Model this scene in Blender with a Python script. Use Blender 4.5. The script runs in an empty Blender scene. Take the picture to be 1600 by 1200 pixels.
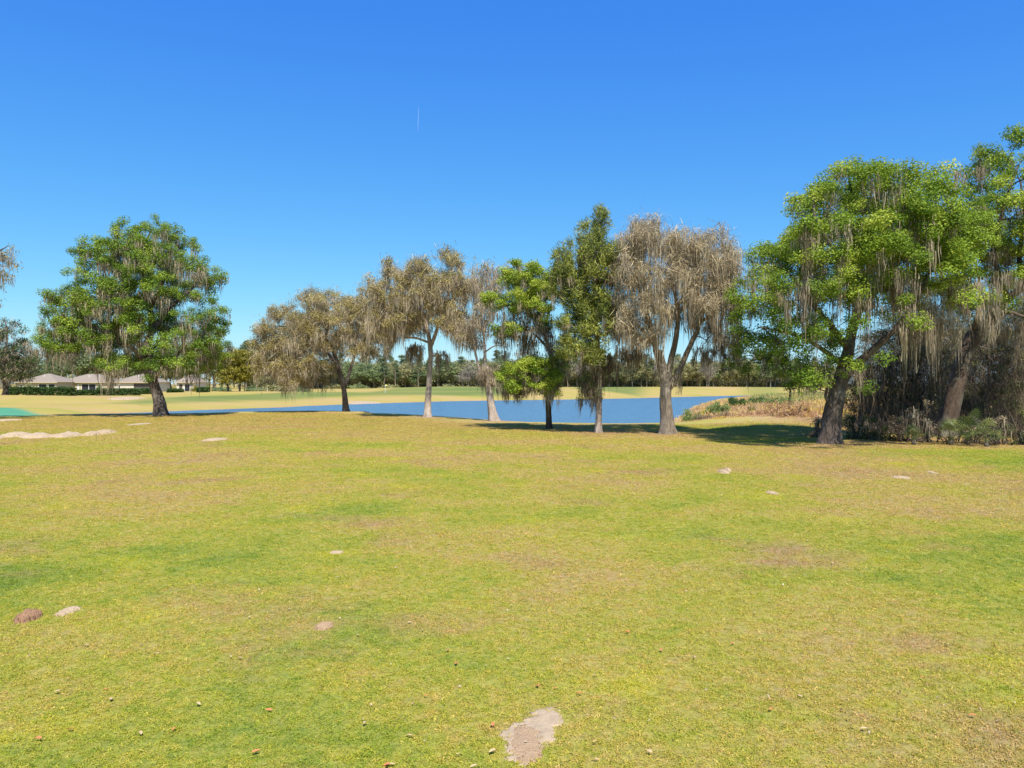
import bpy, math, random
import numpy as np
R = math.radians
random.seed(7)
rng = np.random.default_rng(7)
C = bpy.context.scene
COL = C.collection

# ---------------------------------------------------------------- camera, sky, sun, exposure
CAMZ, F = 2.8, 1200.0
cam = bpy.data.cameras.new('camera'); co = bpy.data.objects.new('camera', cam); COL.objects.link(co)
co.location = (0, 0, CAMZ); co.rotation_euler = (R(90), 0, 0)
cam.sensor_width = 36; cam.lens = 36*F/1600; cam.clip_start = .1; cam.clip_end = 80000
C.camera = co
SUN_EL, SUN_AZ = 55, 166          # azimuth clockwise from +Y: the sun stands behind the camera, a little to the right
w = bpy.data.worlds.new('World'); C.world = w; w.use_nodes = True
nt = w.node_tree; nt.nodes.clear()
sky = nt.nodes.new('ShaderNodeTexSky'); sky.sky_type = 'NISHITA'; sky.sun_disc = False
sky.sun_elevation = R(SUN_EL); sky.sun_rotation = R(SUN_AZ); sky.air_density = 1.0; sky.dust_density = .25; sky.ozone_density = 3.0
sp = nt.nodes.new('ShaderNodeSeparateColor'); cb = nt.nodes.new('ShaderNodeCombineColor'); nt.links.new(sky.outputs[0], sp.inputs[0])
for i, (mul_, pw_) in enumerate(((.243, 1.30), (.755, .90), (3.24, .27))):     # the photograph's deep blue tone curve
    a_ = nt.nodes.new('ShaderNodeMath'); a_.operation = 'POWER'; a_.inputs[1].default_value = pw_; nt.links.new(sp.outputs[i], a_.inputs[0])
    b_ = nt.nodes.new('ShaderNodeMath'); b_.operation = 'MULTIPLY'; b_.inputs[1].default_value = mul_; nt.links.new(a_.outputs[0], b_.inputs[0]); nt.links.new(b_.outputs[0], cb.inputs[i])
bg = nt.nodes.new('ShaderNodeBackground'); bg.inputs['Strength'].default_value = .12
wo = nt.nodes.new('ShaderNodeOutputWorld')
nt.links.new(cb.outputs[0], bg.inputs[0]); nt.links.new(bg.outputs[0], wo.inputs[0])
sl = bpy.data.lights.new('sun', 'SUN'); so = bpy.data.objects.new('sun', sl); COL.objects.link(so)
sl.energy = 4.7; sl.angle = R(.53); sl.color = (1, .95, .86)
so.rotation_euler = (R(90-SUN_EL), 0, R(180-SUN_AZ))
C.view_settings.view_transform = 'Standard'; C.view_settings.look = 'None'
C.view_settings.exposure = .65; C.view_settings.gamma = 1
C.render.engine = 'CYCLES'
C.cycles.max_bounces = 6; C.cycles.transparent_max_bounces = 6

# ---------------------------------------------------------------- helpers
def tag(o, label=None, cat=None, group=None, kind=None):
    if label: o['label'] = label
    if cat: o['category'] = cat
    if group: o['group'] = group
    if kind: o['kind'] = kind
    return o
def empty(name, loc, rz=0.0):
    o = bpy.data.objects.new(name, None); COL.objects.link(o)
    o.location = loc; o.rotation_euler = (0, 0, rz); o.empty_display_size = .3
    return o
def mk(name, V, Q, mat, parent=None, smooth=False, attrs=None, link=True):
    """one mesh object out of vertices and quads (a quad whose last index is -1 is a triangle)"""
    V = np.asarray(V, dtype=np.float32).reshape(-1, 3); Q = np.asarray(Q, dtype=np.int32).reshape(-1, 4)
    me = bpy.data.meshes.new(name)
    me.vertices.add(len(V)); me.vertices.foreach_set('co', V.ravel())
    tri = Q[:, 3] < 0
    if tri.any():
        cnt = np.where(tri, 3, 4).astype(np.int32); idx = Q.ravel(); idx = idx[idx >= 0]
    else:
        cnt = np.full(len(Q), 4, np.int32); idx = Q.ravel()
    start = np.concatenate([[0], np.cumsum(cnt)[:-1]]).astype(np.int32)
    me.loops.add(len(idx)); me.loops.foreach_set('vertex_index', idx)
    me.polygons.add(len(cnt)); me.polygons.foreach_set('loop_start', start); me.polygons.foreach_set('loop_total', cnt)
    me.polygons.foreach_set('use_smooth', np.full(len(cnt), smooth))
    for k, a in (attrs or {}).items():
        at = me.attributes.new(k, 'FLOAT', 'POINT'); at.data.foreach_set('value', np.asarray(a, dtype=np.float32))
    me.update(calc_edges=True); me.validate()
    if mat: me.materials.append(mat)
    o = bpy.data.objects.new(name, me)
    if link: COL.objects.link(o)
    if parent: o.parent = parent
    return o
class MB:
    """collects quads"""
    def __init__(s): s.V = []; s.Q = []; s.n = 0; s.T = []
    def add(s, V, Q, t=None):
        V = np.asarray(V, float).reshape(-1, 3); Q = np.array(Q, dtype=int).reshape(-1, 4)
        s.Q.append(np.where(Q >= 0, Q+s.n, -1)); s.V.append(V); s.n += len(V)
        s.T.append(np.full(len(V), .5) if t is None else np.broadcast_to(np.asarray(t, float), (len(V),)))
        return s
    def box(s, x0, x1, y0, y1, z0, z1):
        V = [(x0,y0,z0),(x1,y0,z0),(x1,y1,z0),(x0,y1,z0),(x0,y0,z1),(x1,y0,z1),(x1,y1,z1),(x0,y1,z1)]
        return s.add(V, [(0,3,2,1),(4,5,6,7),(0,1,5,4),(1,2,6,5),(2,3,7,6),(3,0,4,7)])
    def build(s, name, mat, parent=None, smooth=False, link=True):
        return mk(name, np.concatenate(s.V), np.concatenate(s.Q), mat, parent, smooth, {'tone': np.concatenate(s.T)}, link)
def unit(v): return v/np.maximum(np.linalg.norm(v, axis=-1, keepdims=True), 1e-9)
def rdir(n): return unit(rng.normal(size=(n, 3)))
def fade(t): t = np.clip(t, 0, 1); return t*t*(3-2*t)

_perm = np.random.default_rng(3).random((64, 64))
def vnoise(x, y):
    """smooth value noise, period 64, 0..1"""
    x = np.asarray(x, float); y = np.asarray(y, float)
    xi = np.floor(x).astype(int); yi = np.floor(y).astype(int); fx = fade(x-xi); fy = fade(y-yi)
    g = lambda a, b: _perm[a % 64, b % 64]
    return (g(xi,yi)*(1-fx)+g(xi+1,yi)*fx)*(1-fy)+(g(xi,yi+1)*(1-fx)+g(xi+1,yi+1)*fx)*fy
def fbm(x, y, o=3):
    a = 0; s = 0; k = 1.0
    for i in range(o): a = a+vnoise(x*2**i+17.3*i, y*2**i+5.1*i)*k; s += k; k *= .5
    return a/s

# ---------------------------------------------------------------- lie of the land
def G(u, v, z=0.0):
    """where the sight line through a point of the photograph meets level z"""
    d = (CAMZ-z)*F/(v-600.0); return ((u-800.0)/F*d, d)
WL = -1.0
shore = [(-49,90),(-51,97),(-47,108),(-43,115),(-37,124),(-35,132),(-28,148),(-13,170),(2,180),(18,191),(36,207),(56,232),(80,256),
         (86,250),(74,226),(56,205),(40,160),(30,130),(24,105),(17.5,84),(14,69),(10,65),(6,66.5),(2.5,72),(-1,77),(-4,80.5),(-10,85),(-20,91),(-29,89),(-35,82),(-43,79),(-50,83)]
SH = np.array(shore, float)
def poly_sd(x, y, P):
    """signed distance to polygon, positive outside"""
    x = np.asarray(x, float); y = np.asarray(y, float)
    best = np.full(x.shape, 1e9); ins = np.zeros(x.shape, bool)
    n = len(P)
    for i in range(n):
        ax, ay = P[i]; bx, by = P[(i+1) % n]; ex, ey = bx-ax, by-ay
        t = np.clip(((x-ax)*ex+(y-ay)*ey)/(ex*ex+ey*ey), 0, 1)
        best = np.minimum(best, np.hypot(x-ax-t*ex, y-ay-t*ey))
        if ey != 0:
            c = ((ay > y) != (by > y)) & (x < ex*(y-ay)/ey+ax); ins ^= c
    return np.where(ins, -best, best)
MOUNDS = [(-14,232,30,18,.95),(-62,176,26,14,.6),(-75,128,22,12,.45),(-40,240,60,25,.4),(30,300,70,30,.35),(75,290,40,30,.4),(-100,120,24,16,.5),
          (16.0,47.5,3.2,3.2,.28),(21,62,9,7,.55),(-30,172,18,8,.5)]
def tz(x, y):
    x = np.asarray(x, float); y = np.asarray(y, float)
    d = np.hypot(x, y)
    z = (fbm(x*.045+9, y*.045+4, 2)-.5)*.28*np.clip((d-6)/30, 0, 1)
    z = z+(fbm(x*.4+3, y*.4, 2)-.5)*.04
    z = z+.75*fade((d-160)/160)*np.clip(1-(d-400)/300, 0, 1)+.45*fade((d-110)/60)
    for mx, my, sx, sy, h in MOUNDS:
        z = z+h*np.exp(-((x-mx)/sx)**2-((y-my)/sy)**2)
    s = poly_sd(x, y, SH)
    s = s+(fbm(x*.25, y*.25, 2)-.5)*1.6
    W = np.where(y > 110, 26., np.where(x < -15, 9., 13.))
    k = fade(np.clip(s/W, 0, 1)*.5+.5)*2-1      # quick rise at the water, rounding off at the crest
    z = np.where(s > 0, WL-.02+(z-WL)*k, WL-.02-np.minimum(1.2, -s*.25))
    return z
def tz1(x, y): return float(tz(np.array([x]), np.array([y]))[0])

# ---------------------------------------------------------------- materials
def newmat(name):
    m = bpy.data.materials.new(name); m.use_nodes = True; m.node_tree.nodes.clear(); return m, m.node_tree
def N(t, kind, **kw):
    n = t.nodes.new(kind)
    for k, v in kw.items():
        if k in n.inputs: n.inputs[k].default_value = v
        else: setattr(n, k, v)
    return n
def ramp(t, fac, stops):
    r = t.nodes.new('ShaderNodeValToRGB'); e = r.color_ramp.elements
    while len(e) > 1: e.remove(e[-1])
    e[0].position = stops[0][0]; e[0].color = (*stops[0][1], 1)
    for p, c in stops[1:]:
        q = e.new(p); q.color = (*c, 1)
    t.links.new(fac, r.inputs[0]); return r.outputs[0]
def mixc(t, fac, a, b, mode='MIX'):
    m = t.nodes.new('ShaderNodeMix'); m.data_type = 'RGBA'; m.blend_type = mode
    for s, i in ((fac, 0), (a, 6), (b, 7)):
        if isinstance(s, (int, float)): m.inputs[i].default_value = s
        elif isinstance(s, tuple): m.inputs[i].default_value = (*s, 1)
        else: t.links.new(s, m.inputs[i])
    return m.outputs[2]
def math_(t, op, a, b=None, clamp=False):
    m = t.nodes.new('ShaderNodeMath'); m.operation = op; m.use_clamp = clamp
    for s, i in ((a, 0), (b, 1)):
        if s is None: continue
        if isinstance(s, (int, float)): m.inputs[i].default_value = s
        else: t.links.new(s, m.inputs[i])
    return m.outputs[0]
def noise(t, vec, scale, detail=3, rough=.55, w=None):
    n = t.nodes.new('ShaderNodeTexNoise'); n.inputs['Scale'].default_value = scale
    n.inputs['Detail'].default_value = detail; n.inputs['Roughness'].default_value = rough
    if vec: t.links.new(vec, n.inputs['Vector'])
    return n.outputs[0]
def simple(name, col, rough=.8, var=.15, scale=4.0, bump=0.0, bscale=30, metal=0.0, spec=.3):
    m, t = newmat(name)
    b = N(t, 'ShaderNodeBsdfPrincipled'); b.inputs['Roughness'].default_value = rough; b.inputs['Metallic'].default_value = metal
    b.inputs['Specular IOR Level'].default_value = spec
    g = N(t, 'ShaderNodeNewGeometry')
    f = noise(t, g.outputs['Position'], scale, 4)
    c = mixc(t, f, tuple(x*(1-var) for x in col), tuple(min(1, x*(1+var)) for x in col))
    t.links.new(c, b.inputs['Base Color'])
    if bump:
        bn = N(t, 'ShaderNodeBump'); bn.inputs['Strength'].default_value = bump; bn.inputs['Distance'].default_value = .02
        t.links.new(noise(t, g.outputs['Position'], bscale, 4), bn.inputs['Height']); t.links.new(bn.outputs[0], b.inputs['Normal'])
    o = N(t, 'ShaderNodeOutputMaterial'); t.links.new(b.outputs[0], o.inputs[0]); return m
def leafmat(name, stops, trans=.3, rough=.55, spec=.25, patch=.0, pcol=(.2,.15,.05)):
    """foliage: colour from the per-leaf tone, part of the light passes through"""
    m, t = newmat(name)
    a = N(t, 'ShaderNodeAttribute'); a.attribute_name = 'tone'
    ai = N(t, 'ShaderNodeAttribute'); ai.attribute_name = 'ct'; ai.attribute_type = 'INSTANCER'
    c = ramp(t, math_(t, 'ADD', a.outputs['Fac'], ai.outputs['Fac'], True), stops)
    if patch:
        g = N(t, 'ShaderNodeNewGeometry')
        f = noise(t, g.outputs['Position'], .55, 2); f = math_(t, 'MULTIPLY', math_(t, 'SUBTRACT', f, .5), 6, True)
        c = mixc(t, math_(t, 'MULTIPLY', f, patch), c, pcol)
    b = N(t, 'ShaderNodeBsdfPrincipled'); b.inputs['Roughness'].default_value = rough; b.inputs['Specular IOR Level'].default_value = spec
    tr = N(t, 'ShaderNodeBsdfTranslucent'); mx = N(t, 'ShaderNodeMixShader'); mx.inputs[0].default_value = trans
    t.links.new(c, b.inputs['Base Color']); t.links.new(c, tr.inputs['Color'])
    t.links.new(b.outputs[0], mx.inputs[1]); t.links.new(tr.outputs[0], mx.inputs[2])
    o = N(t, 'ShaderNodeOutputMaterial'); t.links.new(mx.outputs[0], o.inputs[0]); return m
def barkmat(name, dark, light, lichen=None):
    m, t = newmat(name)
    g = N(t, 'ShaderNodeNewGeometry'); mp = N(t, 'ShaderNodeMapping'); mp.inputs['Scale'].default_value = (9, 9, 1.6)
    t.links.new(g.outputs['Position'], mp.inputs[0])
    f = noise(t, mp.outputs[0], 1.6, 6, .65)
    c = ramp(t, f, [(.3, dark), (.62, light), (.8, tuple(x*1.25 for x in light))])
    f2 = noise(t, g.outputs['Position'], 1.1, 3)
    if lichen: c = mixc(t, math_(t, 'MULTIPLY', math_(t, 'SUBTRACT', f2, .5), 5, True), c, lichen)
    b = N(t, 'ShaderNodeBsdfPrincipled'); b.inputs['Roughness'].default_value = .92; b.inputs['Specular IOR Level'].default_value = .15
    t.links.new(c, b.inputs['Base Color'])
    bn = N(t, 'ShaderNodeBump'); bn.inputs['Strength'].default_value = .9; bn.inputs['Distance'].default_value = .06
    t.links.new(f, bn.inputs['Height']); t.links.new(bn.outputs[0], b.inputs['Normal'])
    o = N(t, 'ShaderNodeOutputMaterial'); t.links.new(b.outputs[0], o.inputs[0]); return m

def turf_group():
    """colour of the dormant lawn by place, shared by the soil sheet and the blades"""
    t = bpy.data.node_groups.new('turf_colour', 'ShaderNodeTree')
    t.interface.new_socket('Color', in_out='OUTPUT', socket_type='NodeSocketColor')
    go = t.nodes.new('NodeGroupOutput')
    g = N(t, 'ShaderNodeNewGeometry'); P = g.outputs['Position']
    sep = N(t, 'ShaderNodeSeparateXYZ'); t.links.new(P, sep.inputs[0])
    big = noise(t, P, .13, 3, .5); mid = noise(t, P, .75, 4, .6); sml = noise(t, P, 5.0, 3, .65)
    mix1 = math_(t, 'ADD', math_(t, 'MULTIPLY', big, .85), math_(t, 'ADD', math_(t, 'MULTIPLY', mid, .40), math_(t, 'MULTIPLY', sml, .34)))
    # nearer turf is greener, the band before the pond drier
    yy = math_(t, 'MULTIPLY', math_(t, 'SUBTRACT', sep.outputs['Y'], 12.0), .0035)
    xr = math_(t, 'MULTIPLY', math_(t, 'MINIMUM', math_(t, 'MAXIMUM', sep.outputs['X'], -8.0), 14.0), .0018)
    near = math_(t, 'MINIMUM', math_(t, 'MAXIMUM', yy, -.005), .1)
    k = math_(t, 'ADD', math_(t, 'SUBTRACT', mix1, .165), math_(t, 'ADD', near, xr))
    c = ramp(t, k, [(.42, (.165,.235,.034)), (.51, (.245,.29,.042)), (.59, (.335,.33,.052)), (.68, (.395,.33,.08)), (.77, (.42,.315,.12)), (.90, (.40,.275,.145))])
    # mauve-brown thatch patches
    P2 = N(t, 'ShaderNodeMapping'); P2.inputs['Location'].default_value = (31, 7, 0); t.links.new(P, P2.inputs[0])
    th = noise(t, P2.outputs[0], .33, 4, .6)
    c = mixc(t, math_(t, 'MULTIPLY', math_(t, 'SUBTRACT', th, .555), 5.5, True), c, (.38,.255,.13))
    yl = noise(t, P2.outputs[0], .55, 3, .6)
    c = mixc(t, math_(t, 'MULTIPLY', math_(t, 'SUBTRACT', yl, .57), 4, True), c, (.42,.40,.035))
    ys = math_(t, 'MULTIPLY', math_(t, 'SUBTRACT', sep.outputs['Y'], 34.0), .045, True)
    xs = math_(t, 'MULTIPLY', math_(t, 'SUBTRACT', 13.0, sep.outputs['X']), .1, True)
    s3 = N(t, 'ShaderNodeMapping'); s3.inputs['Scale'].default_value = (.28, 1, 1); t.links.new(P, s3.inputs[0])
    sn = noise(t, s3.outputs[0], .5, 5, .65)
    sc = ramp(t, sn, [(.32, (.27,.25,.05)), (.45, (.36,.29,.075)), (.55, (.40,.28,.11)), (.68, (.34,.21,.10))])
    c = mixc(t, math_(t, 'MULTIPLY', math_(t, 'MULTIPLY', ys, xs), .8), c, sc)
    t.links.new(c, go.inputs[0]); return t
TG = turf_group()

def ground_mat():
    m, t = newmat('turf')
    gn = t.nodes.new('ShaderNodeGroup'); gn.node_tree = TG
    g = N(t, 'ShaderNodeNewGeometry'); P = g.outputs['Position']
    def att(n):
        a = N(t, 'ShaderNodeAttribute'); a.attribute_name = n; return a.outputs['Fac']
    sy = N(t, 'ShaderNodeSeparateXYZ'); t.links.new(P, sy.inputs[0])
    soil = math_(t, 'ADD', math_(t, 'MULTIPLY', math_(t, 'SUBTRACT', sy.outputs['Y'], 25.0), .02, True), 0.0, True)
    c = mixc(t, math_(t, 'MULTIPLY', math_(t, 'SUBTRACT', 1.0, soil), .3), gn.outputs[0], (.12,.10,.045))      # thatch shows between the blades where the blades stand
    fine = noise(t, P, 22, 4, .7)
    c = mixc(t, .8, c, ramp(t, fine, [(.3, (.55,.55,.5)), (.5, (1,1,1)), (.72, (1.35,1.3,1.2))]), 'MULTIPLY')
    st = N(t, 'ShaderNodeMapping'); st.inputs['Scale'].default_value = (.5, 1, 1); t.links.new(P, st.inputs[0])
    band = noise(t, st.outputs[0], .09, 4, .6)
    straw = ramp(t, band, [(.35, (.31,.28,.06)), (.5, (.38,.29,.085)), (.66, (.40,.28,.12))])
    c = mixc(t, att('dry'), c, straw)
    fw = ramp(t, band, [(.35, (.14,.18,.045)), (.65, (.22,.22,.06))])
    c = mixc(t, att('fair'), c, fw)
    teal = ramp(t, band, [(.35, (.07,.24,.13)), (.65, (.10,.30,.18))])
    c = mixc(t, att('teal'), c, teal)
    dirt = ramp(t, noise(t, P, 2.2, 4), [(.3, (.22,.13,.07)), (.7, (.40,.27,.16))])
    c = mixc(t, att('dirt'), c, dirt)
    gr = ramp(t, noise(t, P, 1.5, 4), [(.3, (.12,.19,.02)), (.7, (.22,.26,.04))])
    c = mixc(t, att('lush'), c, gr)
    b = N(t, 'ShaderNodeBsdfPrincipled'); b.inputs['Roughness'].default_value = .95; b.inputs['Specular IOR Level'].default_value = .08
    t.links.new(c, b.inputs['Base Color'])
    bn = N(t, 'ShaderNodeBump'); bn.inputs['Strength'].default_value = .7; bn.inputs['Distance'].default_value = .05
    t.links.new(noise(t, P, 9, 6, .7), bn.inputs['Height']); t.links.new(bn.outputs[0], b.inputs['Normal'])
    o = N(t, 'ShaderNodeOutputMaterial'); t.links.new(b.outputs[0], o.inputs[0]); return m
def blade_mat():
    m, t = newmat('grass_blade')
    gn = t.nodes.new('ShaderNodeGroup'); gn.node_tree = TG
    oi = N(t, 'ShaderNodeObjectInfo')
    a = N(t, 'ShaderNodeAttribute'); a.attribute_name = 'tone'
    k = math_(t, 'ADD', math_(t, 'MULTIPLY', oi.outputs['Random'], .6), math_(t, 'MULTIPLY', a.outputs['Fac'], .4))
    tint = ramp(t, k, [(0, (.42,.62,.30)), (.22, (.85,1.06,.6)), (.42, (1.22,1.25,.75)), (.6, (1.30,1.18,.85)), (.78, (1.55,1.35,1.3)), (1, (2.0,1.7,2.2))])
    c = mixc(t, 1.0, gn.outputs[0], tint, 'MULTIPLY')
    b = N(t, 'ShaderNodeBsdfPrincipled'); b.inputs['Roughness'].default_value = .6; b.inputs['Specular IOR Level'].default_value = .15
    tr = N(t, 'ShaderNodeBsdfTranslucent'); mx = N(t, 'ShaderNodeMixShader'); mx.inputs[0].default_value = .3
    t.links.new(c, b.inputs['Base Color']); t.links.new(c, tr.inputs['Color'])
    t.links.new(b.outputs[0], mx.inputs[1]); t.links.new(tr.outputs[0], mx.inputs[2])
    o = N(t, 'ShaderNodeOutputMaterial'); t.links.new(mx.outputs[0], o.inputs[0]); return m
def water_mat():
    m, t = newmat('pond_water')
    g = N(t, 'ShaderNodeNewGeometry'); mp = N(t, 'ShaderNodeMapping'); mp.inputs['Scale'].default_value = (.7, 1, 1)
    t.links.new(g.outputs['Position'], mp.inputs[0])
    b = N(t, 'ShaderNodeBsdfPrincipled'); b.inputs['Base Color'].default_value = (.075,.165,.245,1)
    b.inputs['Roughness'].default_value = .24; b.inputs['IOR'].default_value = 1.33
    h = math_(t, 'ADD', noise(t, mp.outputs[0], 1.3, 4, .6), math_(t, 'MULTIPLY', noise(t, mp.outputs[0], .35, 2), 1.2))
    bn = N(t, 'ShaderNodeBump'); bn.inputs['Strength'].default_value = 1; bn.inputs['Distance'].default_value = .8
    t.links.new(h, bn.inputs['Height']); t.links.new(bn.outputs[0], b.inputs['Normal'])
    o = N(t, 'ShaderNodeOutputMaterial'); t.links.new(b.outputs[0], o.inputs[0]); return m

M = {}
M['turf'] = ground_mat(); M['blade'] = blade_mat(); M['water'] = water_mat()
M['oak'] = leafmat('oak_leaves', [(0, (0.0768,0.139,0.018)), (.4, (0.147,0.238,0.026)), (.75, (0.256,0.36,0.038)), (1, (0.397,0.476,0.06))], .35)
M['oak_spring'] = leafmat('new_oak_leaves', [(0, (0.066,0.134,0.0152)), (.4, (0.18,0.28,0.0238)), (.75, (0.336,0.431,0.0427)), (1, (0.516,0.549,0.0808))], .38)
M['gold'] = leafmat('flowering_oak_leaves', [(0, (.15,.13,.05)), (.4, (.32,.265,.08)), (.75, (.46,.38,.11)), (1, (.54,.46,.19))], .3)
M['grey_twig'] = leafmat('grey_twigs', [(0, (.17,.135,.085)), (.5, (.38,.30,.18)), (1, (.58,.47,.27))], .15)
M['cedar'] = leafmat('cedar_sprays', [(0, (0.0633,0.0935,0.02)), (.5, (0.196,0.226,0.04)), (1, (0.368,0.374,0.07))], .25)
M['moss'] = leafmat('hanging_moss', [(0, (.12,.095,.065)), (.5, (.34,.275,.185)), (1, (.55,.46,.315))], .25, .9, .05)
M['yellow'] = leafmat('yellow_leaves', [(0, (.12,.12,.018)), (.5, (.26,.23,.03)), (1, (.40,.33,.05))], .3)
M['far_pine'] = leafmat('hazy_pine_needles', [(0, (0.102,0.138,0.075)), (.5, (0.198,0.258,0.119)), (1, (0.3,0.348,0.163))], .4)  # far palettes: distance haze painted into the colours, paler and bluer
M['far_olive'] = leafmat('hazy_olive_foliage', [(0, (0.204,0.198,0.1)), (.5, (0.36,0.342,0.15)), (1, (0.504,0.468,0.225))], .4)  # olive lightened, blue raised: haze is in the colour
M['far_grey'] = leafmat('hazy_grey_twigs', [(0, (0.192,0.156,0.125)), (.5, (0.324,0.276,0.225)), (1, (0.456,0.396,0.338))], .1)  # grey twigs paled the same way to carry the haze
M['far_green'] = leafmat('hazy_green_foliage', [(0, (0.132,0.168,0.075)), (.5, (0.24,0.3,0.119)), (1, (0.36,0.408,0.175))], .4)  # green foliage with painted-in haze, lighter than the leaves themselves
M['litter'] = leafmat('leaf_fragments', [(0, (.16,.09,.05)), (.3, (.34,.23,.13)), (.6, (.52,.42,.28)), (.8, (.42,.20,.07)), (1, (.60,.52,.40))], .1)
M['hedge'] = leafmat('hedge_leaves', [(0, (.02,.045,.01)), (.5, (.05,.10,.02)), (1, (.10,.17,.035))], .2)
M['brush'] = leafmat('dry_brush', [(0, (.08,.06,.036)), (.5, (.19,.145,.09)), (1, (.34,.26,.16))], .2)
M['brush_green'] = leafmat('thicket_leaves', [(0, (.03,.045,.014)), (.5, (.085,.10,.03)), (1, (.20,.21,.06))], .25)
M['reed'] = leafmat('tall_dry_grass', [(0, (.36,.20,.11)), (.4, (.56,.35,.21)), (.75, (.60,.41,.17)), (1, (.60,.44,.06))], .3)
M['reed_green'] = leafmat('green_reeds', [(0, (.10,.16,.04)), (.5, (.19,.26,.07)), (1, (.34,.38,.14))], .3)
M['palm'] = leafmat('palm_fronds', [(0, (.035,.06,.016)), (.5, (.10,.14,.035)), (1, (.27,.28,.075))], .2, .45, .4)
M['bark'] = barkmat('oak_bark', (.04,.03,.024), (.135,.105,.085), (.20,.17,.145))
M['bark_mid'] = barkmat('grey_oak_bark', (.09,.07,.05), (.27,.22,.165), (.34,.29,.23))
M['bark_pale'] = barkmat('cypress_bark', (.17,.13,.10), (.44,.36,.29), (.50,.43,.36))
M['bark_dark'] = barkmat('dark_bark', (.035,.027,.02), (.12,.085,.06), (.17,.15,.11))
M['bark_far'] = simple('far_bark', (.22,.18,.14), .9, .3, 2)
M['wall'] = simple('beige_stucco', (.46,.38,.26), .9, .05, 1)
M['wall_white'] = simple('cream_stucco', (.58,.52,.42), .9, .05, 1)
M['roof'] = simple('brown_shingles', (.26,.21,.16), .9, .16, 5)
M['trim'] = simple('white_trim', (.8,.79,.76), .6, .03)
M['screen'] = simple('dark_screen', (.025,.027,.032), .5, .2)
M['screen_brown'] = simple('brown_screen', (.10,.085,.075), .6, .2)
M['glass'] = simple('window_glass', (.03,.035,.045), .1, .1, spec=.6)
M['sand'] = simple('pale_sand', (.40,.30,.19), .95, .3, 7, .5, 40)
M['dirt'] = simple('brown_soil', (.40,.27,.155), .95, .25, 14, 1., 60)
M['rust'] = simple('red_brown_soil', (.33,.19,.11), .95, .25, 14, 1., 60)
M['white'] = simple('white_paint', (.8,.8,.8), .5, .03)
M['heron'] = simple('grey_feathers', (.17,.18,.21), .8, .35, 12)
M['bill'] = simple('bill_and_leg', (.16,.13,.07), .6, .1)
M['leaf_rust'] = simple('rust_leaf', (.50,.19,.07), .7, .25, 40)
M['leaf_pale'] = simple('pale_leaf', (.50,.36,.19), .7, .2, 40)
M['flag'] = simple('flag_cloth', (.75,.68,.2), .8, .05)
M['pole_dark'] = simple('dark_pole', (.08,.08,.08), .5, .05)

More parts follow.
